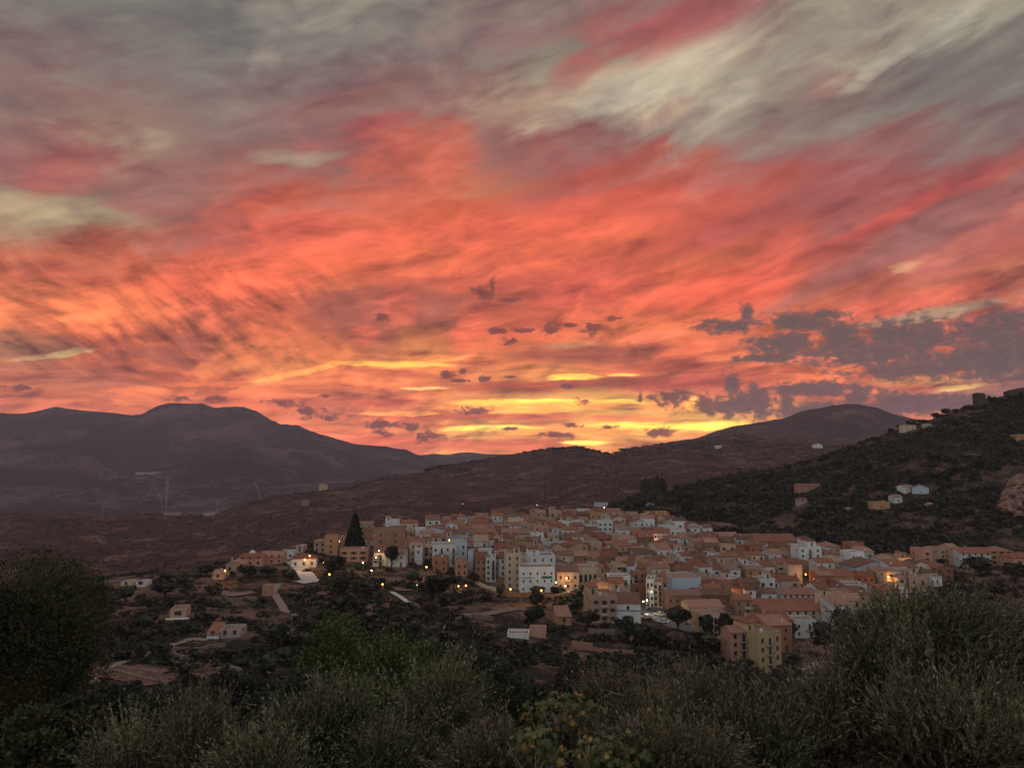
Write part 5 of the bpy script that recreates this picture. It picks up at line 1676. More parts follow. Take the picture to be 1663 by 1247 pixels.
GLO = [glow_ball(LAMPGLOW, .27), glow_ball(LAMPWHITE, .22)]
LAMPS = [(693, 920, 0, 1, 'by the salmon house under the stepped cluster'), (757, 950, 0, 1.2, 'on the slope below the narrow balcony front'), (829, 956, 0, .9, 'at the foot of the tall cream block'),
         (879, 958, 0, 1.6, 'at the foot of the green sign building'), (920, 938, 0, 1.2, 'upper of two right of the green sign building'), (918, 951, 1, .9, 'lower of two right of the green sign building'),
         (987, 943, 0, 2.0, 'shining on the arched building'), (980, 960, 0, .8, 'in the yard below the arched building'), (1058, 878, 0, 1.2, 'beside the upper white row windows'),
         (1043, 889, 0, 1.2, 'in the upper town near the peaked tree'), (1050, 974, 1, 2.4, 'brightest white one at the corner building'), (1044, 976, 1, .8, 'small white one left of the corner lamp'),
         (1182, 958, 0, 1.4, 'right of the pale blue building'), (1284, 937, 0, 2.0, 'yellowish one on the cream house'), (1307, 932, 0, 1.0, 'below the white four storey house'),
         (1441, 936, 0, 1.8, 'right of the light blue warehouse'), (1477, 911, 0, 1.2, 'alone at the edge of the dark hill'), (367, 926, 0, 1.8, 'at the tip of the left spur'),
         (496, 908, 0, 2.0, 'left of two by the white villa'), (504, 902, 0, 1.2, 'right of two by the white villa'), (527, 913, 0, 1.2, 'beside the white driveway'),
         (536, 932, 0, .8, 'below the white driveway among trees'), (616, 894, 1, .8, 'high on the square brown building corner'), (611, 905, 1, .6, 'middle one at the square brown building'),
         (604, 926, 1, 1.2, 'at the foot of the square brown building'), (622, 948, 0, .9, 'on the bare bank below the left arm'), (590, 913, 1, .7, 'by the salmon villa'),
         (745, 951, 0, .5, 'faint one beside the slope lamp'), (678, 950, 1, .3, 'tiny pale one at the big dark tree'), (872, 820, 1, .6, 'white one on the brown hill, right of two'), (752, 818, 1, .35, 'white one on the brown hill, left of two'),
         (981, 824, 1, 1.4, 'bright one at the white farmhouse'), (1228, 1027, 1, .4, 'small one above the pinkish block'), (1236, 1030, 1, .3, 'small one on the yellow block terrace'), (903, 945, 1, .4, 'faint one at the white corner')]
for px, py, c, pw, lab in LAMPS:
    # the pole's foot: six metres below the lamp on the land
    pb = py + 22
    for _ in range(4):
        x, y, z = ground_at(px, pb, 120)
        pb = py + 5.6 * F / y
    x, y, z = ground_at(px, pb, 120)
    y -= .6
    # stand clear of the house fronts
    for q in houses:
        if abs(x - q['x']) < q['w'] / 2 + .5 and q['y'] - 1.2 < y < q['y'] + q['d']:
            y = q['y'] - 1.6 - abs(math.sin(q['rz'])) * q['w'] * .5
            x = bearing_of(px, py) * y
    z = slope_of(py) * y - 5.6
    t = thing('street_lamp', ('%s street lamp %s' % ('lit orange' if c == 0 else 'lit white', lab)), 'street lamp', (x, y, z), 0, 'street lamps of the town')
    link('pole', LPOLE, t)
    link('arm', LARM, t)
    hd = link('lamp_head', LHEAD, t)
    g = link('lamp_glass', GLO[c], hd, None, 0, None)
    if pw < .7:
        g.scale = (.7, 1, 1)
    ld = bpy.data.lights.new('lamp_light', 'POINT')
    ld.energy = 430 * pw
    ld.color = (1.0, .42, .10) if c == 0 else (1.0, .80, .48)
    ld.shadow_soft_size = .25
    lo_ = bpy.data.objects.new('lamp_light', ld)
    COL.objects.link(lo_)
    lo_.parent = t
    lo_.location = (0, -1.05, 4.9)

# ---------------------------------------------------------------- roads, paths, banks
ASPH = m_plain('asphalt', rgb(.16, .145, .145), .9, ns=.5, amp=.25)
CONC = m_plain('pale_concrete_drive', rgb(.50, .49, .47), .9, ns=.5, amp=.25)
DIRT = m_plain('pale_dirt', rgb(.33, .25, .20), 1, .05, ns=.8, amp=.4)
BANK = m_plain('bank_stone', rgb(.30, .20, .165), 1, .05, ns=.35, amp=.6)
EARTH = m_plain('red_earth', rgb(.24, .13, .10), 1, .05, ns=.5, amp=.6)
STONE = m_plain('dry_stone', rgb(.30, .21, .17), 1, .05, ns=1.2, amp=.5)


def strip(name, line, wid, mat, lift=.12, label=None, kind='structure', n=40, wid2=None):
    P = [ground_at(px, py, 90)[:2] for px, py in line]
    P = np.array(P)
    tt = np.linspace(0, len(P) - 1, n)
    X = np.interp(tt, range(len(P)), P[:, 0])
    Yv = np.interp(tt, range(len(P)), P[:, 1])
    dxx, dyy = np.gradient(X), np.gradient(Yv)
    L = np.hypot(dxx, dyy) + 1e-6
    nx_, ny_ = -dyy / L, dxx / L
    V = []
    K = 5
    for i in range(n):
        ww = wid if wid2 is None else wid + (wid2 - wid) * i / (n - 1)
        ww *= 1 + .12 * math.sin(i * 1.7)
        zc = zl(X[i], Yv[i]) + lift
        for j in range(K):
            o_ = (j / (K - 1) - .5) * ww
            x_, y_ = X[i] + nx_[i] * o_, Yv[i] + ny_[i] * o_
            V.append((x_, y_, max(zl(x_, y_) + lift, zc - .1)))
    idx = np.arange(n * K).reshape(n, K)
    f = np.stack([idx[:-1, :-1], idx[1:, :-1], idx[1:, 1:], idx[:-1, 1:]], -1).reshape(-1, 4)
    o = link(name, mesh_np(name, V, f, mat, True))
    return tag(o, label, None, None, kind)


strip('road', [(1036, 958), (1046, 975), (1054, 990), (1072, 1003), (1100, 1017), (1135, 1026), (1170, 1034)], 9, ASPH, .25, wid2=10)
strip('plaza', [(898, 962), (925, 961), (948, 964)], 6, CONC, .2)
strip('driveway', [(474, 912), (488, 922), (497, 934), (505, 944), (484, 947)], 7, CONC, .3)
strip('footpath', [(452, 948), (443, 962), (452, 975), (459, 986), (461, 992), (480, 999), (494, 1003), (496, 1016)], 2.8, DIRT, .25, n=60)
strip('dirt_track', [(150, 1112), (156, 1104), (166, 1092), (182, 1082)], 2.2, DIRT, .25)
strip('lane', [(636, 962), (650, 970), (664, 980)], 2.2, CONC, .3)
strip('earth_bank', [(755, 1000), (790, 998), (830, 990), (855, 990)], 5, BANK, .3)
strip('field', [(930, 1052), (965, 1056), (1010, 1060), (1070, 1066)], 6, EARTH, .3)
strip('field', [(975, 1078), (1010, 1082), (1040, 1084)], 5, EARTH, .3)
strip('earth_bank', [(640, 958), (668, 958)], 7, EARTH, .3)
strip('terraced_field', [(185, 1092), (225, 1100), (280, 1108)], 14, EARTH, .3)
strip('gravel_bank', [(1310, 1096), (1330, 1082), (1350, 1076)], 6, DIRT, .3)


def low_wall(line, hgt, thick, mat, label, name='stone_wall', group=None):
    P = [ground_at(px, py, 90) for px, py in line]
    b = MB()
    for i in range(len(P) - 1):
        a, c = np.array(P[i]), np.array(P[i + 1])
        m_ = max(2, int(np.linalg.norm(c - a) / 2.5))
        for k_ in range(m_):
            p, q = a + (c - a) * k_ / m_, a + (c - a) * (k_ + 1) / m_
            d = (q - p)[:2]
            nrm = np.array([-d[1], d[0]]) / (np.linalg.norm(d) + 1e-6) * thick / 2
            z0, z1 = zl(p[0], p[1]), zl(q[0], q[1])
            h0 = hgt * (1 + .08 * rnd.uniform(-1, 1))
            vs_ = [(p[0] - nrm[0], p[1] - nrm[1], z0 - 1), (p[0] + nrm[0], p[1] + nrm[1], z0 - 1), (q[0] + nrm[0], q[1] + nrm[1], z1 - 1), (q[0] - nrm[0], q[1] - nrm[1], z1 - 1)]
            vs_ += [(vs_[0][0], vs_[0][1], z0 + h0), (vs_[1][0], vs_[1][1], z0 + h0), (vs_[2][0], vs_[2][1], z1 + h0), (vs_[3][0], vs_[3][1], z1 + h0)]
            b.add(vs_, [(0, 3, 2, 1), (4, 5, 6, 7), (0, 1, 5, 4), (1, 2, 6, 5), (2, 3, 7, 6), (3, 0, 4, 7)])
    o = link(name, b.mesh(name, mat))
    return tag(o, label, 'wall', group)


low_wall([(929, 1052), (962, 1058)], 2.0, .5, m_plain('salmon_wall_paint', rgb(.42, .22, .165), .95, ns=.8), 'long salmon coloured retaining wall at the edge of the lower field')
low_wall([(955, 1028), (975, 1030), (998, 1030)], 1.6, .4, STONE, 'pale stone garden wall below the beige flats')
low_wall([(182, 1092), (225, 1104), (272, 1114)], .9, .5, STONE, 'upper dry stone terrace wall in the left field', group='terrace walls')
low_wall([(190, 1086), (240, 1094), (285, 1100)], .8, .5, STONE, 'lower dry stone terrace wall in the left field', group='terrace walls')
low_wall([(345, 1106), (370, 1104), (392, 1099)], .9, .5, DIRT, 'short pale wall on the bank right of the terraced field', group='terrace walls')
low_wall([(300, 1066), (340, 1052), (366, 1050)], 1.0, .5, STONE, 'stone wall below the low terrace house', group='terrace walls')
low_wall([(818, 968), (846, 970), (900, 972), (945, 966)], 1.6, .4, m_plain('orange_wall_paint', rgb(.40, .22, .12), .95, ns=.8), 'low orange wall running under the green sign building')
low_wall([(770, 948), (790, 956), (812, 962)], 1.4, .4, WALLS['cream'], 'pale wall below the narrow balcony front')

for i_, (ln, hh, mt_, lb) in enumerate((
        ([(262, 1052), (300, 1058), (332, 1056)], 1.0, STONE, 'curved stone terrace wall left of the low terrace house'),
        ([(268, 1064), (300, 1072), (330, 1070)], 1.0, STONE, 'second stone terrace wall left of the low terrace house'),
        ([(276, 1078), (304, 1084), (326, 1082)], .9, STONE, 'lowest stone terrace wall in the left valley'),
        ([(352, 1090), (368, 1084), (392, 1092)], .9, DIRT, 'pale bent wall on the bank right of the fields'),
        ([(380, 978), (400, 974), (420, 978)], 1.2, STONE, 'stone bank below the red roofed villas'),
        ([(345, 980), (362, 974), (378, 980)], 1.5, BANK, 'pinkish retaining wall in the trees left of the tower hut'),
        ([(470, 1042), (500, 1036), (524, 1040)], 1.2, STONE, 'stone bank above the bright green domes'),
        ([(740, 1010), (770, 1004), (800, 1008)], 1.4, STONE, 'stone bank left of the orchard sheds'),
        ([(1040, 1040), (1075, 1044), (1110, 1050)], 1.6, STONE, 'retaining wall under the road'))):
    low_wall(ln, hh, .5, mt_, lb, group='terrace walls')
strip('terrace', [(265, 1058), (300, 1064), (330, 1063)], 5, EARTH, .25)
strip('terrace', [(350, 962), (380, 966), (412, 962)], 6, BANK, .25)
strip('valley_track', [(182, 1082), (215, 1074), (250, 1060), (285, 1046), (310, 1038), (336, 1040)], 2.4, DIRT, .25, n=40)
strip('orchard_patch', [(455, 1030), (490, 1026), (515, 1030)], 5, EARTH, .25)

# ---------------------------------------------------------------- cars
def car_mesh():
    b = MB()
    # side outline: bonnet, windscreen, roof, tail
    out = [(-2.05, .28), (-2.1, .62), (-1.95, .78), (-1.05, .90), (-.45, 1.38), (.75, 1.42), (1.55, .98), (2.0, .92), (2.08, .60), (2.02, .28), (1.62, .28), (1.55, .50), (1.3, .62), (1.02, .50), (.95, .28), (-.95, .28), (-1.02, .50), (-1.3, .62),
           (-1.55, .50), (-1.62, .28)]
    b.prism(out, -.82, .82)
    return b.mesh('body', None)


def paint(name, c):
    return m_plain(name, c, .3, .5)


def make_car(px, py, rz, col_, label):
    x, y, z = ground_at(px, py, 120)
    t = thing('parked_car', label, 'car', (x, y, z + .27), rz, 'cars parked on the town road')
    bd = car_mesh()
    bd.materials.clear()
    bd.materials.append(col_)
    link('body', bd, t)
    gl = MB()
    for s_ in (-1, 1):
        gl.add([(-.92, s_ * .825, .93), (-.42, s_ * .825, 1.3), (.7, s_ * .825, 1.33), (1.3, s_ * .825, .98)], [(0, 1, 2, 3)])
    gl.add([(-1.04, -.7, .92), (-1.04, .7, .92), (-.47, .66, 1.385), (-.47, -.66, 1.385)], [(0, 1, 2, 3)])
    gl.add([(1.53, -.7, 1.01), (1.53, .7, 1.01), (.79, .66, 1.425), (.79, -.66, 1.425)], [(0, 3, 2, 1)])
    link('window', gl.mesh('window', GLASS), t)
    for wx in (-1.3, 1.3):
        for s_ in (-1, 1):
            w_ = link('wheel', MB().tube([(wx, s_ * .68, .3), (wx, s_ * .86, .3)], [.3, .3], 14).mesh('wheel', RUB), t)
            link('rim', MB().tube([(wx, s_ * .862, .3), (wx, s_ * .875, .3)], [.17, .15], 10).mesh('rim', METAL), w_)
    for s_ in (-1, 1):
        link('headlight', MB().box(-2.11, -2.03, s_ * .6 - .15, s_ * .6 + .15, .62, .74).mesh('headlight', CHIM), t)
        link('taillight', MB().box(2.03, 2.10, s_ * .6 - .14, s_ * .6 + .14, .66, .8).mesh('taillight', TAIL), t)
    return t


RUB = m_plain('tyre_rubber', rgb(.02, .02, .02), .8)
TAIL = m_plain('taillight_plastic', rgb(.25, .02, .02), .3)
make_car(1077, 1013, -.5, paint('white_car_paint', rgb(.7, .72, .74)), 'white car standing on the grey road below the pale blue building')
make_car(1049, 1005, .1, paint('silver_car_paint', rgb(.5, .52, .54)), 'silver car half hidden at the left side of the road')
make_car(1058, 993, -1.2, paint('dark_car_paint', rgb(.04, .05, .07)), 'dark car parked under the corner building')
make_car(1071, 1001, -.9, paint('pale_car_paint', rgb(.55, .55, .52)), 'pale car parked along the narrow gable')
make_car(499, 929, .5, paint('black_car_paint', rgb(.03, .03, .035)), 'black car parked on the white driveway')
make_car(935, 962, .2, paint('grey_car_paint', rgb(.45, .47, .48)), 'light grey car on the plaza right of the green sign building')

# ---------------------------------------------------------------- castle ruin on the right skyline
RUIN = m_plain('ruin_stone', rgb(.12, .085, .068), 1, .05, ns=.5, amp=.5)


def ruin(px0, px1, pt, pb, depth, label, name, jag, Y):
    b0, b1 = bearing_of(px0, pb), bearing_of(px1, pb)
    zt, zb_ = slope_of(pt) * Y, slope_of(pb) * Y
    x0, x1 = b0 * Y, b1 * Y
    r = random.Random(int(px0))
    n = max(4, int((px1 - px0) / 2.2))
    pts_ = [(x0, zb_ - 8)] + [(x0 + (x1 - x0) * i / n, zt - (zt - zb_) * jag(i / n) + r.uniform(-.5, .5)) for i in range(n + 1)] + [(x1, zb_ - 8)]
    me = MB().prism([(a - (x0 + x1) / 2, c - zb_) for a, c in pts_], 0, depth).mesh(name, RUIN)
    t = link(name, me, loc=((x0 + x1) / 2, Y, zb_))
    return tag(t, label, 'ruin', None)


YC = 815.0
ruin(1587.5, 1602, 637.5, 664, 8, 'square broken castle tower on the right skyline', 'castle_tower', lambda t: .0 if t < .7 else .12, YC)
ruin(1602, 1616, 646, 664, 3, 'crumbling castle wall just right of the broken tower', 'castle_wall', lambda t: .1 + .5 * t, YC)
ruin(1609, 1634, 643, 660, 5, 'jagged castle wall stub in the middle of the ruin', 'castle_wall', lambda t: .3 * abs(math.sin(t * 9)), YC + 4)
ruin(1640, 1672, 629, 655, 10, 'largest block of castle masonry at the right edge of the skyline', 'castle_keep', lambda t: .25 * (1 - t) ** 2 + .1 * math.sin(t * 14) ** 2, YC + 6)
ruin(1579, 1588, 655, 668, 3, 'low castle wall fragment left of the broken tower', 'castle_wall', lambda t: .5 * (1 - t), YC)

# pale quarried rock face at the right edge
b = MB()
rr_ = random.Random(3)
cols_ = 40
V, Fc = [], []
pyr = np.linspace(768, 840, 40)
for j, py in enumerate(pyr):
    l0 = ip(py, [(768, 1655), (790, 1640), (812, 1634), (828, 1634), (835, 1652), (840, 1668)]) + 7 * float(fbm(np.array(py / 9.), np.array(1.5), 3, 93))
    for i in range(cols_):
        px = l0 + (1730 - l0) * i / (cols_ - 1)
        Yv = ground_at(min(px, 1690), py, 430)[1] - 9 - 7 * math.sin(PI * j / 39) + 11 * float(fbm(np.array(px / 9.), np.array(py / 9.), 4, 91))
        V.append((bearing_of(px, py) * Yv, Yv, slope_of(py) * Yv))
idx = np.arange(len(V)).reshape(40, cols_)
Fq = np.stack([idx[:-1, :-1], idx[:-1, 1:], idx[1:, 1:], idx[1:, :-1]], -1).reshape(-1, 4)
# closed behind so that it is a body of rock
Vb = [(x_, y_ + 45, z_ - 14) for x_, y_, z_ in V]
allv = np.array(V + Vb)
n_f = len(V)
edge = [idx[0, i] for i in range(cols_)] + [idx[j, -1] for j in range(1, 40)] + [idx[-1, i] for i in range(cols_ - 2, -1, -1)] + [idx[j, 0] for j in range(38, 0, -1)]
side = [(edge[i], edge[(i + 1) % len(edge)], edge[(i + 1) % len(edge)] + n_f, edge[i] + n_f) for i in range(len(edge))]
ro = link('rock_face', mesh_np('rock_face', allv, np.concatenate([Fq, Fq[:, ::-1] + n_f, np.array(side)]), m_plain('pale_rock', rgb(.33, .20, .155), 1, .05, ns=.35, amp=.65)))
tag(ro, 'bare pinkish rock cutting at the right edge of the dark hill', 'rock face')

# ---------------------------------------------------------------- thin smoke columns in the valley
def smoke(px, pt, pb, w_px, Y, drift, label, spread=1.0):
    s_ = Y / F
    b_ = bearing_of(px, pb)
    z0, z1 = slope_of(pb + 6) * Y, slope_of(pt) * Y
    pts_, rad = [], []
    N = 12
    for i in range(N + 1):
        f_ = i / N
        pts_.append((b_ * Y + drift * s_ * f_ ** 3 + .8 * s_ * math.sin(f_ * 5), Y, z0 + (z1 - z0) * f_))
        rad.append(w_px * s_ * (.35 + .35 * f_ * spread))
    b = MB().tube(pts_, rad, 10)
    if abs(drift) > 12:
        e = pts_[-1]
        b.tube([(e[0] - 1 * s_, Y, e[2]), (e[0] + drift * .5 * s_, Y, e[2] + 3 * s_), (e[0] + drift * s_, Y, e[2] + 6 * s_), (e[0] + drift * 1.5 * s_, Y, e[2] + 7 * s_)], [w_px * s_ * .7, w_px * s_ * 1.4, w_px * s_ * 1.6, w_px * s_ * .4], 10)
    o = link('smoke_plume', b.mesh('smoke_plume', SMOKE, True))
    tag(o, label, 'smoke', None, 'stuff')


SMOKE = bpy.data.materials.new('smoke')
SMOKE.use_nodes = True
_nt = SMOKE.node_tree
_nt.nodes.clear()
_v = _nt.nodes.new('ShaderNodeVolumePrincipled')
_v.inputs['Color'].default_value = (.85, .85, .85, 1)
_v.inputs['Density'].default_value = .032
_o = _nt.nodes.new('ShaderNodeOutputMaterial')
_nt.links.new(_v.outputs[0], _o.inputs['Volume'])
smoke(165.5, 813, 838, 2.6, 1750, 6, 'short thin smoke column farthest left in the valley')
smoke(268.5, 776, 834, 4.0, 1750, 3, 'tallest pale smoke column in the left valley')
smoke(263, 800, 834, 2.6, 1754, -6, 'slanting smoke wisp joined to the tallest column')
smoke(350.5, 805, 836, 2.6, 1750, 7, 'thin smoke column right of the tallest one')
smoke(421.5, 783, 814, 3.2, 1750, -8, 'leaning smoke column nearest the floodlit chapel')

# ---------------------------------------------------------------- trees close to the viewer
def place(px, py, Y):
    return bearing_of(px, py) * Y, Y, slope_of(py) * Y


def olive_crown(seed, rx, ry, rz_, n_shoot, mat, leaf=.062, len_=(.25, .6), top=None):
    """upright sprays of narrow leaves filling an uneven crown"""
    r = np.random.default_rng(seed)
    lob = []
    for i in range(12):
        d = r.normal(size=3)
        d /= np.linalg.norm(d)
        lob.append((d * r.uniform(.35, .85), r.uniform(.18, .40)))
    lob.append((np.array([0, 0, -.15]), .42))
    Cn = np.array([l[0] for l in lob])
    Rn = np.array([l[1] for l in lob])
    nt_ = max(12, n_shoot // 11)
    k = r.integers(0, len(lob), nt_)
    d = r.normal(size=(nt_, 3))
    d /= np.linalg.norm(d, axis=1, keepdims=True)
    S = np.array([rx, ry, rz_])
    tips = (Cn[k] + d * (Rn[k] * r.uniform(.25, 1, nt_) ** .5)[:, None]) * S
    td = tips / S
    td /= (np.linalg.norm(td, axis=1, keepdims=True) + .2)
    td = td * .6 + np.array([0, 0, .8]) + r.normal(0, .33, (nt_, 3))
    tl = r.uniform(.75, 1.25, nt_) * (1 + .55 * (r.uniform(0, 1, nt_) > .9))
    q = r.integers(0, nt_, n_shoot)
    base = tips[q] + r.normal(0, .085, (n_shoot, 3)) + td[q] * r.uniform(-.12, .22, (n_shoot, 1))
    dirn = td[q] + r.normal(0, .30, (n_shoot, 3))
    dirn /= np.linalg.norm(dirn, axis=1, keepdims=True)
    Ls = r.uniform(len_[0], len_[1], n_shoot) * tl[q] * .8
    m_ = 20
    Tq = np.linspace(.05, 1, m_)
    bend = r.normal(0, .18, (n_shoot, 3))
    P = base[:, None, :] + dirn[:, None, :] * (Ls[:, None] * Tq)[:, :, None] + bend[:, None, :] * (Ls[:, None] * Tq ** 2)[:, :, None]
    side = r.normal(size=(n_shoot, m_, 3))
    side -= (side * dirn[:, None, :]).sum(-1, keepdims=True) * dirn[:, None, :]
    side /= np.linalg.norm(side, axis=-1, keepdims=True)
    N = dirn[:, None, :] * .85 + side * .5
    P2, N2 = P.reshape(-1, 3), N.reshape(-1, 3)
    L = leaf * r.uniform(.7, 1.25, len(P2))
    v, f = leaf_quads(P2, N2, L, L * .13 + .002, r)
    # the twigs themselves, as slim flat blades
    T0, T1 = base, base + dirn * Ls[:, None]
    sd = np.cross(dirn, r.normal(size=(n_shoot, 3)))
    sd /= np.linalg.norm(sd, axis=1, keepdims=True)
    tv = np.stack([T0 - sd * .004, T0 + sd * .004, T1 + sd * .0015, T1 - sd * .0015], 1).reshape(-1, 3)
    tf = np.arange(len(tv)).reshape(-1, 4)
    # long upright shoots standing clear of the crown
    ns_ = max(10, n_shoot // 26)
    d = r.normal(size=(ns_, 3))
    d[:, 2] = np.abs(d[:, 2]) + .35
    d /= np.linalg.norm(d, axis=1, keepdims=True)
    sb = d * S * r.uniform(.6, .86, (ns_, 1))
    sdn = d * .35 + np.array([0, 0, 1.0]) + r.normal(0, .16, (ns_, 3))
    sdn /= np.linalg.norm(sdn, axis=1, keepdims=True)
    sl = r.uniform(.35, .85, ns_) * len_[1] * 1.05
    m2 = 46
    T2 = np.linspace(.12, 1, m2)
    bd = r.normal(0, .12, (ns_, 3))
    P3 = sb[:, None, :] + sdn[:, None, :] * (sl[:, None] * T2)[:, :, None] + bd[:, None, :] * (sl[:, None] * T2 ** 2)[:, :, None]
    sg = r.normal(size=(ns_, m2, 3))
    sg -= (sg * sdn[:, None, :]).sum(-1, keepdims=True) * sdn[:, None, :]
    sg /= np.linalg.norm(sg, axis=-1, keepdims=True)
    N3 = sdn[:, None, :] * .8 + sg * .55
    L3 = np.tile(leaf * 1.15 * (1 - .45 * T2), ns_) * r.uniform(.75, 1.2, ns_ * m2)
    v3, f3 = leaf_quads(P3.reshape(-1, 3), N3.reshape(-1, 3), L3, L3 * .15 + .002, r)
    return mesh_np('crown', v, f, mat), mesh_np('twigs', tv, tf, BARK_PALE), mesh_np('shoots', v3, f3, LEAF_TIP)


def limb_set(seed, rx, rz_, drop, mat, n=9, thick=.11):
    r = random.Random(seed)
    b = MB()
    z0 = -drop
    b.tube([(0, 0, z0 - .4), (.05, 0, z0 + .3), (.0, .03, z0 + drop * .45)], [thick * 1.6, thick * 1.1, thick * .9], 9)
    for i in range(n):
        an = 2 * PI * i / n + r.uniform(-.3, .3)
        q = r.uniform(.45, .85)
        ex, ey = rx * q * math.cos(an), rx * q * math.sin(an)
        ez = rz_ * r.uniform(-.1, .7)
        m1 = (ex * .35, ey * .35, z0 + drop * .45 + (ez - z0 - drop * .45) * .45)
        m2 = (ex * .7 + r.uniform(-.1, .1), ey * .7, z0 + drop * .45 + (ez - z0 - drop * .45) * .8)
        b.tube([(0, 0, z0 + drop * .4), m1, m2, (ex, ey, ez)], [thick * .7, thick * .4, thick * .22, thick * .08], 6)
    return b.mesh('trunk', mat, True)


def olive(px, pc, Y, half_w, half_h, label, seed, n=3000, mat=None, ry=None, leaf=.062, len_=(.25, .6)):
    n = int(n * .85)
    s_ = Y / F
    x, y, z = place(px, pc, Y)
    rx, rz_ = max(.3, half_w * s_ - .1), max(.2, half_h * s_ - .3 * len_[1])
    z -= .22 * len_[1]
    g = zl(x, y)
    t = thing('olive_tree', label, 'tree', (x, y, g), 0, 'olive trees on the near slope')
    cr, tw, sh = olive_crown(seed, rx, ry or rx * .8, rz_, n, mat or LEAF_OLIVE, leaf, len_)
    c_ = link('crown', cr, t, (0, 0, z - g))
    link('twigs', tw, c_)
    link('shoots', sh, t, (0, 0, z - g))
    link('trunk', limb_set(seed, rx * .8, rz_, max(1.2, z - g), BARK_PALE), t, (0, 0, z - g))
    return t


olive(1475, 1130, 11.5, 135, 208, 'largest silvery olive tree filling the lower right', 201, 6000, LEAF_OLIVE)
olive(1345, 1185, 11.0, 80, 80, 'olive at the left foot of the largest olive', 213, 1700, LEAF_OLIVE2)
olive(1590, 1065, 12.5, 45, 95, 'high olive branches right of the largest olive', 214, 1300, LEAF_OLIVE)
olive(1570, 1205, 10.0, 160, 95, 'olive with sparse brownish leaves at the lower right corner', 202, 2200, LEAF_OLIVE2)
olive(1665, 1120, 13.0, 42, 130, 'olive cut off by the right edge of the picture', 203, 1300, LEAF_OLIVE2)
olive(530, 1200, 10.5, 55, 85, 'olive with tall feathery shoots, left of centre', 204, 1500, LEAF_OLIVE, len_=(.3, .8))
olive(630, 1240, 10.0, 50, 70, 'feathery olive between the two tall shooted olives', 215, 1000, LEAF_OLIVE, len_=(.3, .8))
olive(712, 1195, 11.0, 42, 110, 'olive with the highest shoots before the bright green domes', 205, 1500, LEAF_OLIVE, len_=(.35, .9))
olive(1115, 1165, 13.0, 90, 85, 'olive with reddish bare twigs below the road', 206, 1600, LEAF_OLIVE2, len_=(.35, .9))
olive(1000, 1150, 14.5, 55, 50, 'small olive behind the fig tree', 207, 900, LEAF_OLIVE2)
olive(215, 1225, 12.0, 62, 62, 'low spreading olive at the lower left', 208, 620, LEAF_OLIVE, len_=(.4, .95))
olive(318, 1222, 11.5, 45, 66, 'olive sapling with a pointed top at the lower left', 216, 600, LEAF_OLIVE2, len_=(.35, .8))
olive(432, 1250, 9.5, 62, 40, 'dense low olive before the dark rounded tree', 209, 900, LEAF_OLIVE)
olive(800, 1250, 9.5, 50, 45, 'low olive bush left of the fig tree', 210, 900, LEAF_OLIVE2)
olive(1225, 1220, 10.5, 90, 75, 'green olive bush between the fig tree and the largest olive', 211, 1500, LEAF_OLIVE)
olive(1090, 1245, 9.0, 110, 50, 'low olive growth under the reddish twigs', 212, 1500, LEAF_OLIVE2)

# dark pine mass on the left
def leafy(px, pc, Y, half_w, half_h, mat, label, seed, n, size, name='pine_tree', lobes=14, flat=.3, k=.42, group=None):
    s_ = Y / F
    x, y, z = place(px, pc, Y)
    g = zl(x, y)
    rx, rz_ = half_w * s_, half_h * s_
    t = thing(name, label, 'tree', (x, y, g), 0, group)
    v, f = joined([crown_clumps(seed, rx, rx, rz_, n, size, lobes, flat=flat), core(seed, rx, rx, rz_, k)])
    link('crown', mesh_np('crown', v, f, mat), t, (0, 0, z - g))
    link('trunk', limb_set(seed, rx * .7, rz_, max(1.2, z - g), BARK, thick=.16), t, (0, 0, z - g))
    return t


leafy(50, 1078, 26, 128, 190, LEAF_PINE, 'large dark bushy pine filling the lower left corner', 401, 52000, .13, flat=.16, lobes=22)
leafy(-30, 1010, 24, 70, 100, LEAF_PINE, 'pine cut off by the left edge of the picture', 402, 15000, .13, flat=.16)
leafy(60, 1235, 20, 110, 90, LEAF_PINE, 'dark undergrowth shrub under the large pine', 404, 16000, .14, name='shrub')
leafy(150, 1190, 22, 85, 90, LEAF_DARK, 'dark shrub at the foot of the large pine', 403, 14000, .14, name='shrub')
leafy(575, 1105, 46, 100, 108, LEAF_CAROB, 'left dome of bright green foliage in the middle foreground', 411, 20000, .20, name='round_tree', flat=.35, k=.42, group='bright green domed trees')
leafy(700, 1130, 50, 115, 95, LEAF_CAROB, 'right lower dome of bright green foliage in the middle foreground', 412, 20000, .20, name='round_tree', flat=.35, k=.42, group='bright green domed trees')
leafy(470, 1150, 40, 75, 70, LEAF_DARK, 'dark rounded tree left of the bright green domes', 413, 9000, .2, name='round_tree', k=.45)
leafy(380, 1130, 60, 60, 50, LEAF_DARK, 'dark tree in the hollow behind the low left olives', 414, 6000, .26, name='round_tree', k=.45)
leafy(860, 1150, 48, 70, 50, LEAF_DARK, 'dark tree in the hollow behind the fig tree', 415, 7000, .22, name='round_tree', k=.45)
leafy(800, 1090, 75, 50, 34, LEAF_DARK, 'dark low tree right of the bright green domes', 416, 5000, .3, name='round_tree', k=.45)
leafy(1215, 1130, 30, 60, 40, LEAF_DARK, 'dark bush below the yellow block', 417, 6000, .16, name='round_tree', k=.45)
leafy(930, 1110, 60, 60, 34, LEAF_BROWN, 'purplish brown bush above the fig tree', 418, 6000, .22, name='round_tree', k=.6)
leafy(240, 1160, 45, 70, 40, LEAF_DARK, 'dark bush below the terraced field', 419, 6000, .2, name='round_tree', k=.45)

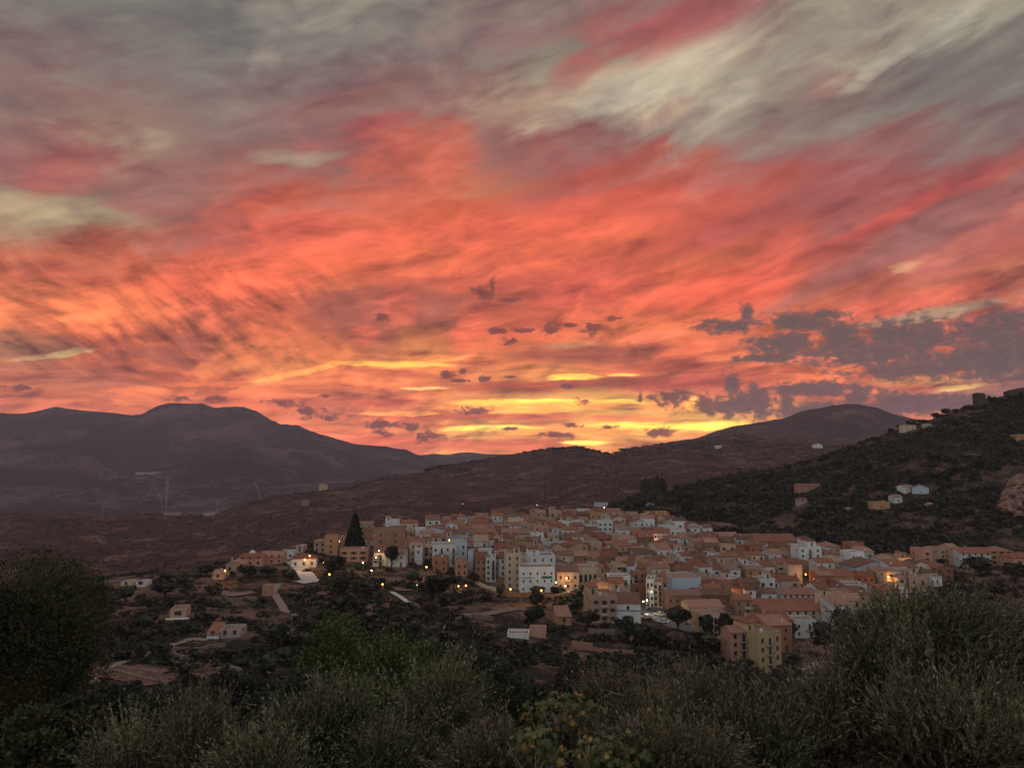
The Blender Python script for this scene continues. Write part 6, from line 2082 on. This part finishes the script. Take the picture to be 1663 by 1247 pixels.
# fig tree with broad lobed leaves
def fig_leaf_outline():
    P = [(0, 0)]
    for a, r_ in ((-140, .35), (-110, .62), (-88, .40), (-60, .86), (-34, .50), (-12, .92), (0, 1.0), (12, .92), (34, .50), (60, .86), (88, .40), (110, .62), (140, .35)):
        P.append((r_ * math.sin(math.radians(a)), .25 + r_ * math.cos(math.radians(a)) * .85))
    return np.array(P)


def fig(px, pc, Y, half_w, half_h, label, seed, n, size):
    s_ = Y / F
    x, y, z = place(px, pc, Y)
    g = zl(x, y)
    r = np.random.default_rng(seed)
    O = fig_leaf_outline()
    m_ = len(O)
    b = MB()
    V, Fc = [], []
    rx, rz_ = half_w * s_, half_h * s_
    for i in range(n):
        d = r.normal(size=3)
        d /= np.linalg.norm(d)
        c = d * r.uniform(.45, 1) * np.array([rx, rx * .7, rz_])
        up_ = d + r.normal(0, .4, 3) + np.array([0, -.6, .35])
        up_ /= np.linalg.norm(up_)
        ax = np.cross(up_, r.normal(size=3))
        ax /= np.linalg.norm(ax)
        ay = np.cross(up_, ax)
        sz = size * r.uniform(.6, 1.2)
        base = len(V)
        for (u, w_) in O:
            V.append(c + ax * u * sz + ay * w_ * sz - up_ * (u * u + .3 * w_ * w_) * sz * .35)
        for j in range(1, m_ - 1):
            Fc.append((base, base + j, base + j + 1))
    t = thing('fig_tree', label, 'tree', (x, y, g), 0, 'fig trees on the near slope')
    link('crown', mesh_np('crown', V, Fc, LEAF_FIG, True), t, (0, 0, z - g))
    link('trunk', limb_set(seed, rx * 1.1, rz_, max(1.0, z - g), BARK_PALE, n=10, thick=.05), t, (0, 0, z - g))


fig(915, 1165, 9.5, 75, 42, 'yellowing fig tree with broad lobed leaves, upper one', 501, 300, .06)
fig(1000, 1225, 8.5, 85, 30, 'greener fig tree with pale lobed leaves, lower one', 502, 220, .06)
fig(870, 1215, 8.0, 50, 34, 'orange tinged fig branches left of the two fig trees', 503, 110, .065)
# pale bare branch above the fig
t = thing('bare_branch', 'pale arching bare branch above the fig tree', 'branch', place(985, 1128, 8.4))
b = MB()
q = 8.4 / F
b.tube([(-22 * q, 0, -60 * q), (-12 * q, 0, -8 * q), (8 * q, 0, 4 * q), (32 * q, .02, -3 * q)], [.012, .008, .006, .003], 6)
b.tube([(-10 * q, 0, -6 * q), (-6 * q, 0, 12 * q)], [.006, .002], 5)
link('stem', b.mesh('stem', BARK_PALE, True), t)

# ---------------------------------------------------------------- the air
hm = bpy.data.materials.new('air')
hm.use_nodes = True
hn = hm.node_tree
hn.nodes.clear()
pv = hn.nodes.new('ShaderNodeVolumePrincipled')
pv.inputs['Color'].default_value = (0.95, 0.82, 0.95, 1)
pv.inputs['Density'].default_value = HAZE
pv.inputs['Anisotropy'].default_value = 0.0
ho = hn.nodes.new('ShaderNodeOutputMaterial')
hn.links.new(pv.outputs[0], ho.inputs['Volume'])
hz = MB().box(-9000, 9000, -120, 7700, -420, 480)
tag(link('haze', hz.mesh('haze', hm)), 'thin violet evening haze filling the valley', None, None, 'stuff')
